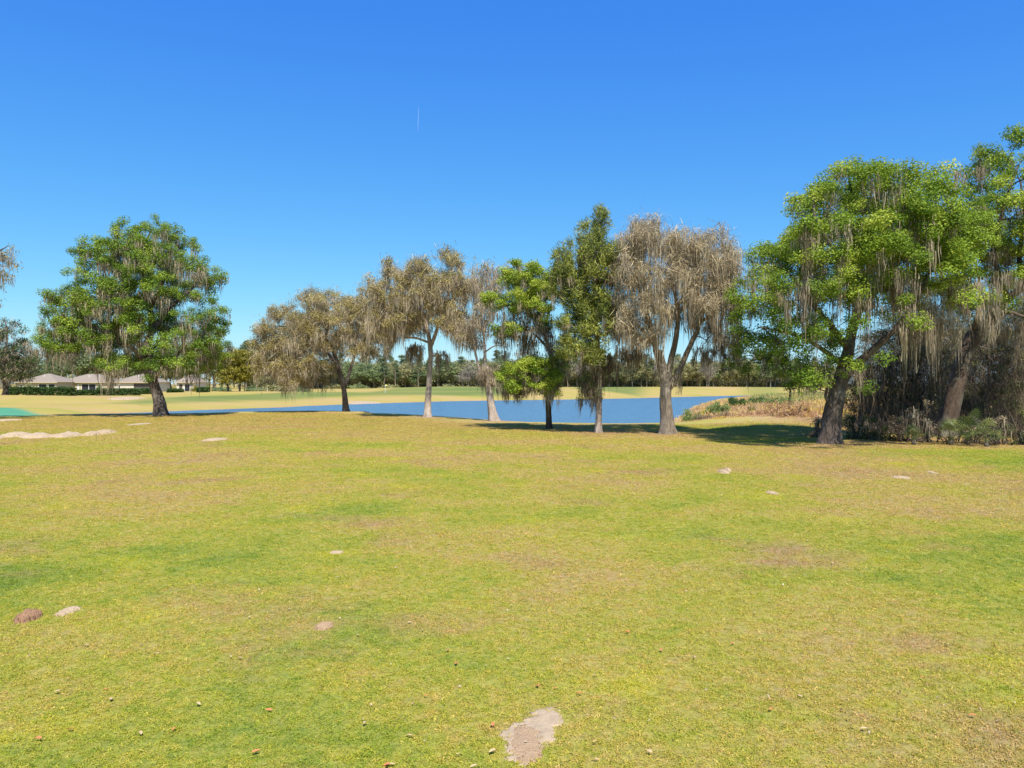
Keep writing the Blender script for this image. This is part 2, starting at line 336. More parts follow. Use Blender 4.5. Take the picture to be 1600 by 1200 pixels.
# ---------------------------------------------------------------- ground sheet
def soft(P, w_, x, y): return fade(.5-poly_sd(x, y, np.array(P, float))/w_)
def ground():
    front = np.radians(np.arange(-44, 44.01, .2)); rest = np.radians(np.arange(47, 314, 4.5))
    ang = np.concatenate([front, rest]); na = len(ang)
    rad = np.concatenate([[0.4], np.geomspace(1.2, 30, 70), np.geomspace(30.6, 420, 190), np.geomspace(440, 6000, 24)]); nr = len(rad)
    A, D = np.meshgrid(ang, rad)
    X, Y = (np.sin(A)*D).ravel(), (np.cos(A)*D).ravel()
    Z = tz(X, Y)
    i = np.arange(nr-1)[:, None]*na; j = np.arange(na)[None, :]; j2 = (j+1) % na
    Q = np.stack([i+j, i+j2, i+na+j2, i+na+j], -1).reshape(-1, 4)[:, ::-1]
    V = np.stack([X, Y, Z], 1)
    # close the middle
    c = len(V); V = np.vstack([V, [0, 0, tz1(0, 0)]])
    T = np.stack([np.full(na, c), (np.arange(na)+1) % na, np.arange(na), np.full(na, -1)], 1)
    Q = np.vstack([Q, T])
    X, Y = V[:, 0], V[:, 1]; d = np.hypot(X, Y)
    wob = (fbm(X*.05, Y*.05)-.5)
    far_side = fade((Y-112-wob*20-np.clip(-X-45, 0, 30)*1.2)/10)
    s = poly_sd(X, Y, SH)
    band = fade((d-34+wob*30)/22)*(1-fade((X-4)/10))*.55
    dry = np.clip(far_side, 0, 1)
    dry = np.maximum(dry, fade((d-90)/20))
    f1 = soft([G(-80,646,.1),G(60,642,.1),G(150,635,.2),G(260,627,.4),G(420,622,.5),G(560,619,.8),G(660,617,.9),G(760,613,1),G(800,611,1),G(800,606,1),G(730,604.5,1),G(640,608,1),G(560,613,.8),
               G(430,616.5,.5),G(300,619,.4),G(190,624,.4),G(90,631,.2),G(0,635,.1),G(-80,636,0)], 6, X+wob*6, Y+wob*14)
    f2 = soft([G(900,608,1.2),G(1000,609,1.2),G(1012,604,1.2),G(900,604,1.2)], 8, X, Y)
    f3 = soft([G(1160,612,.6),G(1215,613,.6),G(1230,606,.6),G(1165,606,.6)], 8, X, Y)
    fair = np.clip(f1*fade((s-8-wob*8)/8)+f2+f3*.6, 0, 1)
    teal = soft([G(-90,652),G(20,652),G(66,649),G(78,645),G(60,640),G(20,637),G(-90,635)], 2.0, X, Y)
    teal = np.maximum(teal, .6*soft([G(955,603.6,1.4),G(1000,603.6,1.4),G(1000,602.2,1.4),G(955,602.2,1.4)], 6, X, Y))
    dirt = np.zeros(len(X))
    for (bx, by, r) in BASES: dirt = np.maximum(dirt, fade(1.35-np.hypot((X-bx), (Y-by)*.8)/r+(fbm(X*.9, Y*.9)-.5)*.9)*.85)
    dirt = np.maximum(dirt, fade(1-np.abs(s-.3)/1.2)*.7)
    dirt = np.maximum(dirt, soft([G(1330,692),G(1600,698),(40,40),(40,60),(22,60)], 2.5, X, Y))
    lush = soft([G(1090,668),G(1180,663),G(1260,668),G(1330,684),G(1300,694),G(1150,690)], 1.5, X, Y)*.8
    lush = np.maximum(lush, soft([G(1330,700),G(1600,704),G(1700,712),G(1650,722),G(1340,712)], 2.5, X, Y)*.8)
    o = mk('ground', V, Q, M['turf'], smooth=True, attrs=dict(dry=dry, fair=fair, teal=teal, dirt=dirt, lush=lush))
    o['kind'] = 'structure'
TREES_AT = [(252,650,3.0),(540,643,1.6),(668,652,1.6),(772,656,1.8),(858,671,1.2),(935,677,1.7),(1043,679,2.2),(1295,694,2.2)]
BASES = [(*G(u, v), r) for u, v, r in TREES_AT]
ground()
wv = MB(); P = SH.mean(0)
wv.add([(-75, 58, WL), (100, 58, WL), (100, 275, WL), (-75, 275, WL)], [(0, 1, 2, 3)])
o = wv.build('water', M['water']); o['kind'] = 'structure'

# ---------------------------------------------------------------- tree kit
def tube_arrays(P, r, sides, knob=0.0, flare=0.0, seed=0):
    P = np.asarray(P, float); r = np.asarray(r, float); k = len(P)
    T = np.gradient(P, axis=0); T = unit(T)
    ref = np.array([1., 0, 0]) if abs(T[0][0]) < .8 else np.array([0, 1., 0])
    a = unit(np.cross(T, ref)); b = np.cross(T, a)
    th = np.arange(sides)*2*np.pi/sides
    rr = np.repeat(r[:, None], sides, 1)
    if knob:
        S = np.concatenate([[0], np.cumsum(np.linalg.norm(np.diff(P, axis=0), axis=1))])
        ph = seed*3.7
        lob = np.sin(th*3+ph)[None]*.45+np.sin(th*5+ph*2+S[:, None]*.5)*.35+np.sin(th*2-S[:, None]*.8+ph)*.4
        nz = fbm(np.cos(th)[None]*1.7+ph+7, S[:, None]*1.2+np.sin(th)[None]*1.7+9, 3)-.5
        rr = rr*(1+knob*(lob*.35+nz*1.1))
        if flare:
            fl = np.exp(-S/(.45*flare))[:, None]
            rr = rr*(1+fl*(.55+.45*np.clip(np.sin(th*4+ph)+.4*np.sin(th*7+ph), -1, 1)[None]))
    V = P[:, None]+(a[:, None]*np.cos(th)[None, :, None]+b[:, None]*np.sin(th)[None, :, None])*rr[..., None]
    i = np.arange(k-1)[:, None]*sides; j = np.arange(sides)[None]; j2 = (j+1) % sides
    Q = np.stack([i+j, i+j2, i+sides+j2, i+sides+j], -1).reshape(-1, 4)
    return V.reshape(-1, 3), Q
def resample(P, step):
    """Catmull-Rom through the points"""
    P = np.asarray(P, float); n = len(P)
    E = np.vstack([2*P[0]-P[1], P, 2*P[-1]-P[-2]]); out = []; tt = []
    for i in range(n-1):
        p0, p1, p2, p3 = E[i:i+4]; m = max(2, int(np.linalg.norm(p2-p1)/step))
        for t in np.arange(m)/m:
            out.append(.5*((2*p1)+(-p0+p2)*t+(2*p0-5*p1+4*p2-p3)*t*t+(-p0+3*p1-3*p2+p3)*t**3)); tt.append(i+t)
    out.append(P[-1]); tt.append(n-1)
    return np.array(out), np.array(tt)
def leaf_cloud(Cn, Rd, n, L, asp, up=.5, flat=.7, hollow=.5, tone=None, tvar=.28, spike=0.0):
    """n leaves (diamond quads) round each centre; spike > 0 makes them point outwards"""
    m = len(Cn); c = np.repeat(Cn, n, 0); r = np.repeat(Rd, n)
    dr = rdir(m*n); q = rng.random(m*n)**hollow
    off = dr*(q*r)[:, None]; off[:, 2] *= flat
    p = c+off
    nm = unit(dr*.6+np.array([0, 0, up])+rng.normal(size=(m*n, 3))*.55)
    ax = rng.normal(size=(m*n, 3))*(1-spike)+(dr+np.array([0, 0, .5]))*spike*1.5
    ax = unit(ax-nm*(ax*nm).sum(1, keepdims=True)); bx = np.cross(nm, ax)
    l = (L*(.65+.7*rng.random(m*n)))[:, None]
    V = np.stack([p-ax*l*.5, p+bx*l*asp*.5+nm*l*.06, p+ax*l*.5-nm*l*.1, p-bx*l*asp*.5+nm*l*.06], 1).reshape(-1, 3)
    Q = np.arange(m*n*4).reshape(-1, 4)
    t = (np.full(m, .5) if tone is None else tone).repeat(n)+rng.normal(size=m*n)*tvar*.5+(rng.random(m*n)-.5)*tvar
    return V, Q, np.clip(t, 0, 1).repeat(4)
def ribbons(S, D, L, W, seg=3, droop=1.0, wave=.06, tone=.5, tvar=.3, taper=1.0):
    """narrow strips starting at S towards D, bending down by droop"""
    n = len(S); t = np.linspace(0, 1, seg+1)[None, :, None]
    L_ = L[:, None, None]
    wv_ = rng.normal(size=(n, 1, 3))*wave; w2 = rng.normal(size=(n, 1, 3))*wave
    P_ = S[:, None]+D[:, None]*L_*(t-.35*t*t*droop)+np.array([0, 0, -1.])*droop*L_*t*t*.9+wv_*L_*np.sin(t*5)+w2*L_*np.sin(t*2.2)
    side = unit(np.stack([rng.normal(size=n), rng.normal(size=n), rng.normal(size=n)*.2], 1))[:, None]
    prof = (1-t**1.5*taper)*np.minimum(1, t*6+.35)
    w_ = W[:, None, None]*.5*prof
    V = np.stack([P_-side*w_, P_+side*w_], 2).reshape(-1, 3)
    k = (seg+1)*2; b = np.arange(n)[:, None, None]*k; s = np.arange(seg)[None, :, None]*2
    Q = (b+s+np.array([0, 1, 3, 2])[None, None]).reshape(-1, 4)
    tn = np.clip(np.broadcast_to(tone, (n,))+(rng.random(n)-.5)*tvar*2, 0, 1)
    return V, Q, tn.repeat(k)
def moss_bunch(Cn, length, n=14, rad=.22, width=.05, tone=None):
    m = len(Cn); S = np.repeat(Cn, n, 0)+rng.normal(size=(m*n, 3))*np.array([rad, rad, rad*.5])
    Lm = np.repeat(length, n)*(.35+.75*rng.random(m*n)**1.3)
    D = np.stack([rng.normal(size=m*n)*.07, rng.normal(size=m*n)*.07, np.full(m*n, -.55)], 1)
    t = np.repeat(np.clip(rng.normal(.5 if tone is None else tone, .16 if tone is None else .1, m), .05, .95), n)
    return ribbons(S, D, Lm, width*(.5+rng.random(m*n)), 3, .62, .035, t, .22)

def gn_instances(o, protos, key):
    """place prototype meshes on the points of o"""
    g = GN_CACHE.get(key)
    if g is None:
        g = bpy.data.node_groups.new('scatter', 'GeometryNodeTree'); GN_CACHE[key] = g
        g.interface.new_socket('Geometry', in_out='INPUT', socket_type='NodeSocketGeometry'); g.interface.new_socket('Geometry', in_out='OUTPUT', socket_type='NodeSocketGeometry')
        gi, go = g.nodes.new('NodeGroupInput'), g.nodes.new('NodeGroupOutput'); ip = g.nodes.new('GeometryNodeInstanceOnPoints'); j = g.nodes.new('GeometryNodeJoinGeometry')
        for t in protos[::-1]:
            oi = g.nodes.new('GeometryNodeObjectInfo'); oi.inputs['Object'].default_value = t; oi.inputs['As Instance'].default_value = True; g.links.new(oi.outputs['Geometry'], j.inputs[0])
        def na(nm, ty):
            q = g.nodes.new('GeometryNodeInputNamedAttribute'); q.data_type = ty; q.inputs['Name'].default_value = nm; return q.outputs['Attribute']
        g.links.new(gi.outputs[0], ip.inputs['Points']); g.links.new(j.outputs[0], ip.inputs['Instance']); ip.inputs['Pick Instance'].default_value = True
        g.links.new(na('pick', 'INT'), ip.inputs['Instance Index']); g.links.new(na('sz', 'FLOAT_VECTOR'), ip.inputs['Scale']); g.links.new(na('rot', 'FLOAT_VECTOR'), ip.inputs['Rotation'])
        g.links.new(ip.outputs[0], go.inputs[0])
    md = o.modifiers.new('scatter', 'NODES'); md.node_group = g
GN_CACHE = {}; PROTO = {}
def points_obj(name, P, sz, rot, pk, ct, parent=None):
    n = len(P); me = bpy.data.meshes.new(name); me.vertices.add(n); me.vertices.foreach_set('co', np.asarray(P, np.float32).ravel())
    for nm, ty, arr, k in (('sz', 'FLOAT_VECTOR', sz, 'vector'), ('rot', 'FLOAT_VECTOR', rot, 'vector'), ('ct', 'FLOAT', ct, 'value')):
        a = me.attributes.new(nm, ty, 'POINT'); a.data.foreach_set(k, np.asarray(arr, np.float32).ravel())
    a = me.attributes.new('pick', 'INT', 'POINT'); a.data.foreach_set('value', np.asarray(pk, np.int32))
    o = bpy.data.objects.new(name, me); COL.objects.link(o); o.parent = parent
    return o
class Cloud:
    """many copies of a few leaf or moss bunches, one object"""
    def __init__(s): s.P = []; s.S = []; s.K = []; s.T = []; s.keys = []; s.V = False
    def put(s, key, P, S, T):
        if key not in s.keys: s.keys.append(key)
        k = s.keys.index(key); n = len(P)
        if n == 0: return
        s.P.append(np.asarray(P)); s.S.append(np.asarray(S)); s.T.append(np.asarray(T)); s.K.append(k*4+rng.integers(0, 4, n)); s.V = True
    def build(s, name, mat, parent):
        pr = []
        for key in s.keys:
            for v in range(4):
                kk = (key, v, mat.name)
                if kk not in PROTO:
                    global rng
                    keep = rng; rng = np.random.default_rng(abs(hash(key)) % 9999+v if False else sum(int(abs(q)*1000) for q in key[1:])+v)
                    z0 = np.zeros((1, 3))
                    if key[0] == 'leaf': _, n, L, asp, up, flat, hol, spk, tv = key; V, Q, t = leaf_cloud(z0, np.ones(1), n, L, asp, up, flat, hol, None, tv, spk)
                    elif key[0] == 'moss':
                        _, n, w_ = key
                        S = rng.normal(size=(n, 3))*np.array([.85, .85, .05]); S[:, 2] -= .35*rng.random(n)**1.5; rr_ = np.clip(np.hypot(S[:, 0], S[:, 1]), 0, 2)
                        D = np.stack([-S[:, 0]*.35+rng.normal(size=n)*.25, -S[:, 1]*.35+rng.normal(size=n)*.25, np.full(n, -.5)], 1)
                        V, Q, t = ribbons(S, D, (.25+.75*rng.random(n)**1.6)*(1.1-.35*rr_), w_*(.35+1.2*rng.random(n)), 5, .6, .17, .5, .34)
                    else:
                        _, n, w_, dr_, up = key
                        S = rng.normal(size=(n, 3))*.35; D = unit(rng.normal(size=(n, 3))+np.array([0, 0, up]))
                        V, Q, t = ribbons(S, D, .4+rng.random(n), w_*(.5+rng.random(n)), 3, dr_, .12, .5, .4)
                    PROTO[kk] = mk(name+'_bunch', V, Q, mat, None, False, {'tone': t}, link=False); rng = keep
                pr.append(PROTO[kk])
        P = np.concatenate(s.P); n = len(P); r = np.random.default_rng(n)
        rot = np.zeros((n, 3)); rot[:, 2] = r.random(n)*6.283; rot[:, :2] = r.normal(size=(n, 2))*(.25 if s.keys[0][0] != 'moss' else .05)
        o = points_obj(name, P, np.concatenate(s.S), rot, np.concatenate(s.K), np.concatenate(s.T)-.5, parent)
        gn_instances(o, pr, (tuple(s.keys), mat.name)); o['kind'] = 'stuff'
        return o
class Tree:
    def __init__(s, name, u, v, D=None, seed=1, sink=.06):
        global rng
        rng = np.random.default_rng(seed*101+5)
        s.name = name; s.u = u; s.v = v; s.seed = seed
        s.x, s.D = G(u, v) if D is None else ((u-800)/F*D, D)
        s.z = tz1(s.x, s.D)-sink
        s.k = s.D/F                                   # metres in a photograph pixel at this distance
        s.nodes = []; s.nr = []; s.npath = []; s.paths = []; s.tr = MB(); s.br = MB(); s.lf = Cloud(); s.ms = Cloud(); s.tw = Cloud(); s.ws = 1.0; s.dm = 1.0; s.hx = 1.0; s.kf = .965
    def W(s, u, v, dy=0.0):
        """point of the photograph, dy metres behind the trunk, in metres from the foot"""
        k = (s.D+dy)/F
        return np.array([(u-800)*k-s.x, dy, CAMZ-(v-600)*k-s.z])
    def limb(s, pts, w0, w1, main=False, sides=10, knob=.22, flare=0.0):
        """pts: (u, v, dy); w0, w1: diameters in metres"""
        P = np.array([s.W(*p) if len(p) == 3 else s.W(p[0], p[1], 0) for p in pts])
        if main: P[0][2] = -.15
        Q, tt = resample(P, .12 if main else .25)
        t = tt/tt[-1]; r = (w0*(1-t)+w1*t)*.5*s.ws
        if not main: Q = Q+np.cumsum(rng.normal(size=Q.shape)*.012, 0)
        V, F_ = tube_arrays(Q, r, 22 if main else sides, knob, flare, s.seed+len(s.paths))
        (s.tr if main else s.br).add(V, F_)
        if not main and w1 > .2: pass
        for i in range(0, len(Q), 4 if main else 2):
            if main and Q[i][2] < .45*Q[-1][2]: continue
            s.nodes.append(Q[i]); s.nr.append(r[i])
    def clumps(s, blobs, dens, depth, cr, asym=0.0):
        """blobs: (u, v, ru, rv[, weight]) in photograph pixels; the crown's depth follows its width"""
        B = np.array([b[:4] for b in blobs], float)
        W_ = max((B[:, 0]+B[:, 2]).max()-s.u_c(B), s.u_c(B)-(B[:, 0]-B[:, 2]).min())
        out = []; wt = []
        for b in blobs:
            u, v, ru, rv = b[:4]; wgt = b[4] if len(b) > 4 else 1
            ar = math.pi*ru*rv*s.k**2
            n = max(3, int(round(ar*dens*wgt*s.dm)))
            th = rng.random(n)*2*np.pi; q = np.sqrt(rng.random(n))*.92
            uu = u+np.cos(th)*q*ru; vv = v+np.sin(th)*q*rv
            e = np.sqrt(np.clip(1-((uu-s.u_c(B))/(W_*1.08))**2, .04, 1))
            vt_, vb_ = (B[:, 1]-B[:, 3]).min(), (B[:, 1]+B[:, 3]).max(); vc = (vt_+vb_)/2
            e = e*np.where(vv < vc, np.sqrt(np.clip(1-((vv-vc)/((vc-vt_)*1.05))**2, .05, 1)), 1)
            sg = rng.random(n)*2-1; sg = np.sign(sg)*np.abs(sg)**.7
            dy = depth*e*sg+asym
            for a_, b_, c_ in zip(uu, vv, dy): out.append(s.W2(a_, b_, c_))
            wt += [v]*n
        out = np.array(out)
        s.cl = np.vstack([s.cl, out]) if hasattr(s, 'cl') else out
        return out
    def W2(s, u, v, dy):
        k = s.k*s.kf
        return np.array([(u-s.u)*k*s.hx, dy, (CAMZ-(v-600)*s.k-s.z)*s.kf])
    def u_c(s, B): return (B[:, 0]*B[:, 2]*B[:, 3]).sum()/(B[:, 2]*B[:, 3]).sum()
    def grow(s, Cn, tip=.012, exp=.45, sides=5, up=.10):
        nd = np.array(s.nodes); nr = list(s.nr); par = [-1]*len(nd)
        base_n = len(nd)
        d0 = np.array([np.min(np.linalg.norm(nd-c, axis=1)) for c in Cn]); order = np.argsort(d0)
        cap = base_n+len(Cn)*4; A = np.zeros((cap, 3)); A[:base_n] = nd; n = base_n
        cost = np.zeros(cap); own = np.full(cap, -1); paths = []
        for i in order:
            c = Cn[i]; dv = c-A[:n]; dd = np.linalg.norm(dv, axis=1)
            pen = dd+.22*cost[:n]+.5*np.clip(-dv[:, 2]-.3*dd, 0, 9)
            j = int(np.argmin(pen)); a = A[j]; Ln = dd[j]
            ctl = a+(c-a)*.5+np.array([0, 0, up*Ln])+rng.normal(size=3)*.09*Ln
            m = max(3, int(Ln/.35)+1); t = np.linspace(0, 1, m+1)[:, None]
            P_ = a*(1-t)**2+2*ctl*t*(1-t)+c*t*t
            P_[1:-1] += rng.normal(size=(m-1, 3))*.02*min(Ln, 2)
            paths.append([P_, j, 1]); pi = len(paths)-1
            own_j = own[j]
            q = own_j
            while q >= 0: paths[q][2] += 1; q = own[paths[q][1]]
            for f in (.35, .68, 1.0):
                k_ = int(round(f*m)); A[n] = P_[k_]; cost[n] = cost[j]+Ln*f; own[n] = pi; n += 1
        for P_, j, cnt in paths:
            r0 = tip*cnt**exp
            if j < base_n: r0 = min(r0, s.nr[j]*.75)
            V, F_ = tube_arrays(P_, np.linspace(r0, max(tip*.6, r0*.55), len(P_)), sides if r0 > .03 else 3)
            s.br.add(V, F_)
        s.twigs = A[base_n:n]
    def leaves(s, Cn, rad, n, L, asp=.5, tone=.5, tv=.2, tvar=.28, up=.5, flat=.7, hollow=.5, spike=0.0):
        r = rad*(.7+.6*rng.random(len(Cn))); tn = np.clip(rng.normal(tone, tv*.8, len(Cn)), 0, 1)
        s.lf.put(('leaf', n, round(L/rad, 3), asp, up, flat, hollow, spike, tvar), Cn, np.repeat(r[:, None], 3, 1), tn)
    def moss(s, Cn, lmin, lmax, n=14, rad=.22, width=.05, tone=None, drop=.15):
        if len(Cn) == 0: return
        Ln = lmin+(lmax-lmin)*rng.random(len(Cn))**1.6
        c = Cn-np.array([0, 0, drop]); Ln = np.minimum(Ln, np.maximum(c[:, 2]-.9, .3))
        q = rad*(.7+.6*rng.random(len(Cn)))
        s.ms.put(('moss', int(n*2), round(width/rad*.62, 3)), c, np.stack([q*1.15, q*1.15, Ln*1.1], 1), np.clip(rng.normal(.5 if tone is None else tone, .15, len(Cn)), 0, 1))
    def fuzz(s, Cn, L, n, rad=.3, width=.035, droop=.5, tone=.5, upd=.3):
        q = L*(.7+.6*rng.random(len(Cn)))
        s.tw.put(('twig', n, round(width/L, 3), droop, upd), Cn, np.repeat(q[:, None], 3, 1), np.clip(rng.normal(tone, .15, len(Cn)), 0, 1))
    def finish(s, label, cat='tree', group=None, leafm='oak', barkm='bark', twigm='grey_twig', mossm='moss'):
        e = empty(s.name, (s.x, s.D, s.z)); tag(e, label, cat, group)
        if s.tr.V: s.tr.build('trunk', M[barkm], e, True)
        if s.br.V: s.br.build('branches', M[barkm], e, True)
        if s.lf.V: s.lf.build('crown', M[leafm], e)
        if s.tw.V: s.tw.build('twigs', M[twigm], e)
        if s.ms.V: s.ms.build('hanging_moss', M[mossm], e)
        return e
def pick(A, f): return A[rng.random(len(A)) < f]

# ---------------------------------------------------------------- the big trees on the near bank
def oak_left():
    t = Tree('live_oak', 252, 650, seed=1); t.ws = 0.85; t.dm = 1.15; t.hx = .94
    t.limb([(252,650),(249,630),(243,610),(238,592),(231,570),(230,545)], 1.3, .7, True, flare=1.1, knob=.25)
    t.limb([(238,594),(229,568),(230,540),(238,510),(234,475),(226,440),(222,400),(236,360)], 1.1, .12, sides=14)
    t.limb([(240,590,0),(260,570,-1),(285,545,-2),(310,525,-2)], .5, .14)
    t.limb([(232,570,0),(205,545,-1.5),(165,520,-2.5),(120,505,-3),(85,505,-3)], .6, .1)
    t.limb([(238,515,0),(265,480,1),(300,450,1),(322,425,1)], .5, .1)
    t.limb([(234,520,0),(205,480,2),(170,440,2),(160,400,2)], .5, .1)
    t.limb([(236,480,0),(260,430,-2),(272,380,-2)], .4, .08)
    t.limb([(232,560,0),(250,530,4),(290,500,5)], .5, .1)
    t.limb([(230,560,0),(210,530,4),(150,500,5)], .5, .1)
    B = [(246,342,20,13),(203,353,22,13),(225,365,42,18),(268,352,17,13),(282,362,9,15),(168,385,38,22),(222,398,55,30),(275,402,35,26),(310,402,28,11),(328,413,17,13),(145,402,20,24),
         (290,440,30,28),(240,440,45,30),(180,432,48,32),(120,463,40,17),(90,468,22,14),(84,498,28,26),(72,523,22,18),(140,497,45,32),(190,480,50,40),
         (345,470,16,12),(330,497,34,22),(318,528,45,26),(345,540,20,20),(292,557,32,22),(275,577,22,16),(180,540,34,24),(150,535,36,20),(212,560,24,20),(102,530,34,16),(185,568,18,14),(240,500,30,40),(320,565,25,14)]
    Cn = t.clumps(B, 3.1, 5.2, .55); t.grow(Cn, up=.12)
    t.leaves(Cn, .64, 300, .12, .6, .58, .18, up=.8, flat=.64)
    low = Cn[Cn[:, 2] < 9]
    t.moss(pick(Cn, .5), .8, 2.6, 20, .28, .07, tone=.55)
    t.moss(pick(low, .16), .9, 2.2, 20, .24, .07)
    H = np.array([t.W2(*p) for p in [(75,540,-4),(92,545,-3),(100,540,-5),(137,545,-4),(142,550,-4),(172,560,-3),(192,575,-3),(205,580,-4),(135,560,-3),(62,530,-3),(292,570,-4),(270,575,-3),(305,570,-3),(335,560,-3),(325,420,-2),(332,425,-2),(335,420,-2)]])
    t.moss(H, 1.1, 1.8, 26, .25, .07)
    t.finish('big round green moss-hung oak standing alone at the left end of the pond', leafm='oak')
def oak_right():
    t = Tree('live_oak', 1295, 694, seed=2); t.ws = 0.78; t.dm = 1.9
    t.limb([(1295,694),(1299,660),(1304,630),(1312,598),(1321,565),(1328,535)], 1.15, .6, True, flare=1.0, knob=.28)
    t.limb([(1312,602),(1322,560),(1328,530),(1342,480),(1345,430),(1335,380),(1330,320),(1325,270)], .75, .08, sides=14)
    t.limb([(1313,600,0),(1335,570,-.5),(1362,548,-1),(1405,505,-1.5),(1440,450,-2),(1460,400,-1.5)], .6, .1, sides=12)
    t.limb([(1340,490,0),(1375,440,1.5),(1410,380,2),(1455,320,1),(1459,262,0)], .4, .06)
    t.limb([(1325,545,0),(1290,500,-1),(1250,450,-2),(1215,410,-2)], .4, .08)
    t.limb([(1318,575,0),(1285,545,-1),(1240,525,-2),(1190,515,-2.5)], .35, .07)
    t.limb([(1343,450,0),(1310,400,-1.5),(1275,340,-2),(1270,300,-1)], .35, .07)
    t.limb([(1310,610,0),(1296,590,-.8),(1270,578,-1.5),(1225,575,-2)], .22, .06)
    t.limb([(1342,470,0),(1360,420,3),(1400,370,4)], .4, .1)
    t.limb([(1325,545,0),(1290,500,3),(1250,460,4)], .4, .1)
    t.limb([(1293,606,-.6),(1290,620,-.5),(1300,640,-.2)], .16, .2)
    B = [(1316,256,18,9),(1300,272,26,12),(1347,285,42,25),(1282,287,28,16),(1258,303,20,13),(1377,262,22,9),(1400,292,38,24),(1262,362,50,18),(1218,375,28,20),(1325,340,50,32),(1390,340,60,40),(1435,365,50,40),
         (1206,404,26,20),(1273,400,50,26),(1338,395,50,35),(1172,438,13,16),(1277,440,30,17),(1407,415,50,26),(1466,395,42,33),(1488,345,40,30),(1438,310,24,18),
         (1173,500,26,20,.8),(1208,510,42,26,.8),(1188,556,26,22,.8),(1238,535,45,32,.8),(1273,566,38,32,.8),(1222,588,24,14),(1295,590,20,18),(1366,512,14,12),(1459,264,17,10),(1345,440,30,14),(1160,535,16,10),(1255,468,42,22,.7),(1300,505,32,24,.5),(1203,462,28,18,.7),(1325,470,26,18,.5),(1175,470,18,14,.7),(1440,440,30,12),(1500,430,18,16),(1440,470,22,10,.7),(1478,455,20,12,.8)]
    Cn = t.clumps(B, 4.9, 5.0, .5); t.grow(Cn, up=.12)
    lowm = (Cn[:, 0] < (1310-1295)*t.k) & (Cn[:, 2] < 6.3)
    t.leaves(Cn[~lowm], .55, 330, .095, .6, .58, .17, up=.8, flat=.66)
    t.leaves(Cn[lowm], .46, 190, .09, .6, .3, .15)
    t.moss(pick(Cn[~lowm], .2), .8, 2.3, 26, .2, .045, tone=.55)
    t.moss(pick(Cn[lowm], .25), .5, 1.2, 14, .12, .04, tone=.25)
    cur = []
    for u0, v0, u1, v1, n in [(1160,420,1180,440,3),(1175,460,1200,450,3),(1215,440,1260,440,8),(1222,485,1232,490,3),(1290,480,1310,470,4),(1330,430,1390,430,12),(1385,440,1420,470,7),(1420,440,1480,440,7),(1440,470,1500,480,6),(1480,420,1530,440,4),(1360,490,1400,500,8),(1400,490,1460,500,7),(1250,560,1300,580,3),(1452,270,1470,280,6)]:
        for i in range(n): f = rng.random(); cur.append(t.W2(u0+(u1-u0)*f, v0+(v1-v0)*f+rng.normal()*6, rng.uniform(-4.5, 0)))
    t.moss(np.array(cur), .6, 2.6, 34, .17, .045, tone=.5)
    t.finish('broad bright green oak with forked trunk in front of the thicket', leafm='oak_spring')
def oak_far_right():
    t = Tree('live_oak', 1478, 690, D=40, seed=3); t.kf = 1.0; t.ws = 0.82; t.dm = 2.0
    t.limb([(1478,690),(1484,655),(1494,605),(1508,555),(1525,520)], 1.2, .85, True, flare=.5, knob=.25)
    t.limb([(1507,560),(1521,525),(1546,500),(1570,468),(1598,445),(1640,405),(1690,330)], .95, .2, sides=14)
    t.limb([(1548,498,0),(1575,487,-1),(1605,495,-1.5),(1650,490,-2)], .3, .1)
    t.limb([(1574,465,0),(1560,430,-1),(1552,380,-1),(1570,320,-1),(1590,260,0)], .45, .1)
    t.limb([(1598,445,0),(1592,400,1),(1600,340,1),(1595,280,2)], .4, .1)
    t.limb([(1521,525,0),(1530,470,-1),(1525,420,-1.5),(1510,370,-2)], .3, .08)
    B = [(1563,224,17,9,2),(1574,245,24,12,1.6),(1536,268,16,12),(1585,278,45,24),(1543,313,42,25),(1595,330,50,35),(1520,370,42,33),(1575,390,45,30),(1507,340,22,18),(1560,462,16,12),(1553,430,28,18),(1612,243,22,14),
         (1650,300,60,40),(1660,370,60,50),(1700,350,50,60),(1640,430,40,20),(1535,485,14,9),(1530,440,26,14),(1500,470,18,10,.8)]
    Cn = t.clumps(B, 3.6, 4.5, .5); t.grow(Cn, up=.12)
    t.leaves(Cn, .56, 310, .10, .6, .6, .16, up=.8, flat=.66)
    t.moss(pick(Cn, .14), .7, 2.0, 26, .2, .05)
    cur = []
    for u0, v0, u1, v1, n in [(1510,400,1560,400,7),(1555,330,1600,340,4),(1570,400,1610,380,5),(1550,500,1575,500,5),(1530,520,1560,505,4)]:
        for i in range(n): f = rng.random(); cur.append(t.W2(u0+(u1-u0)*f, v0+(v1-v0)*f+rng.normal()*6, rng.uniform(-3.5, 0)))
    t.moss(np.array(cur), .6, 2.6, 34, .17, .045, tone=.45)
    t.finish('leaning dark-trunked oak cut off by the right edge, rising out of the thicket', leafm='oak_spring', barkm='bark_dark')
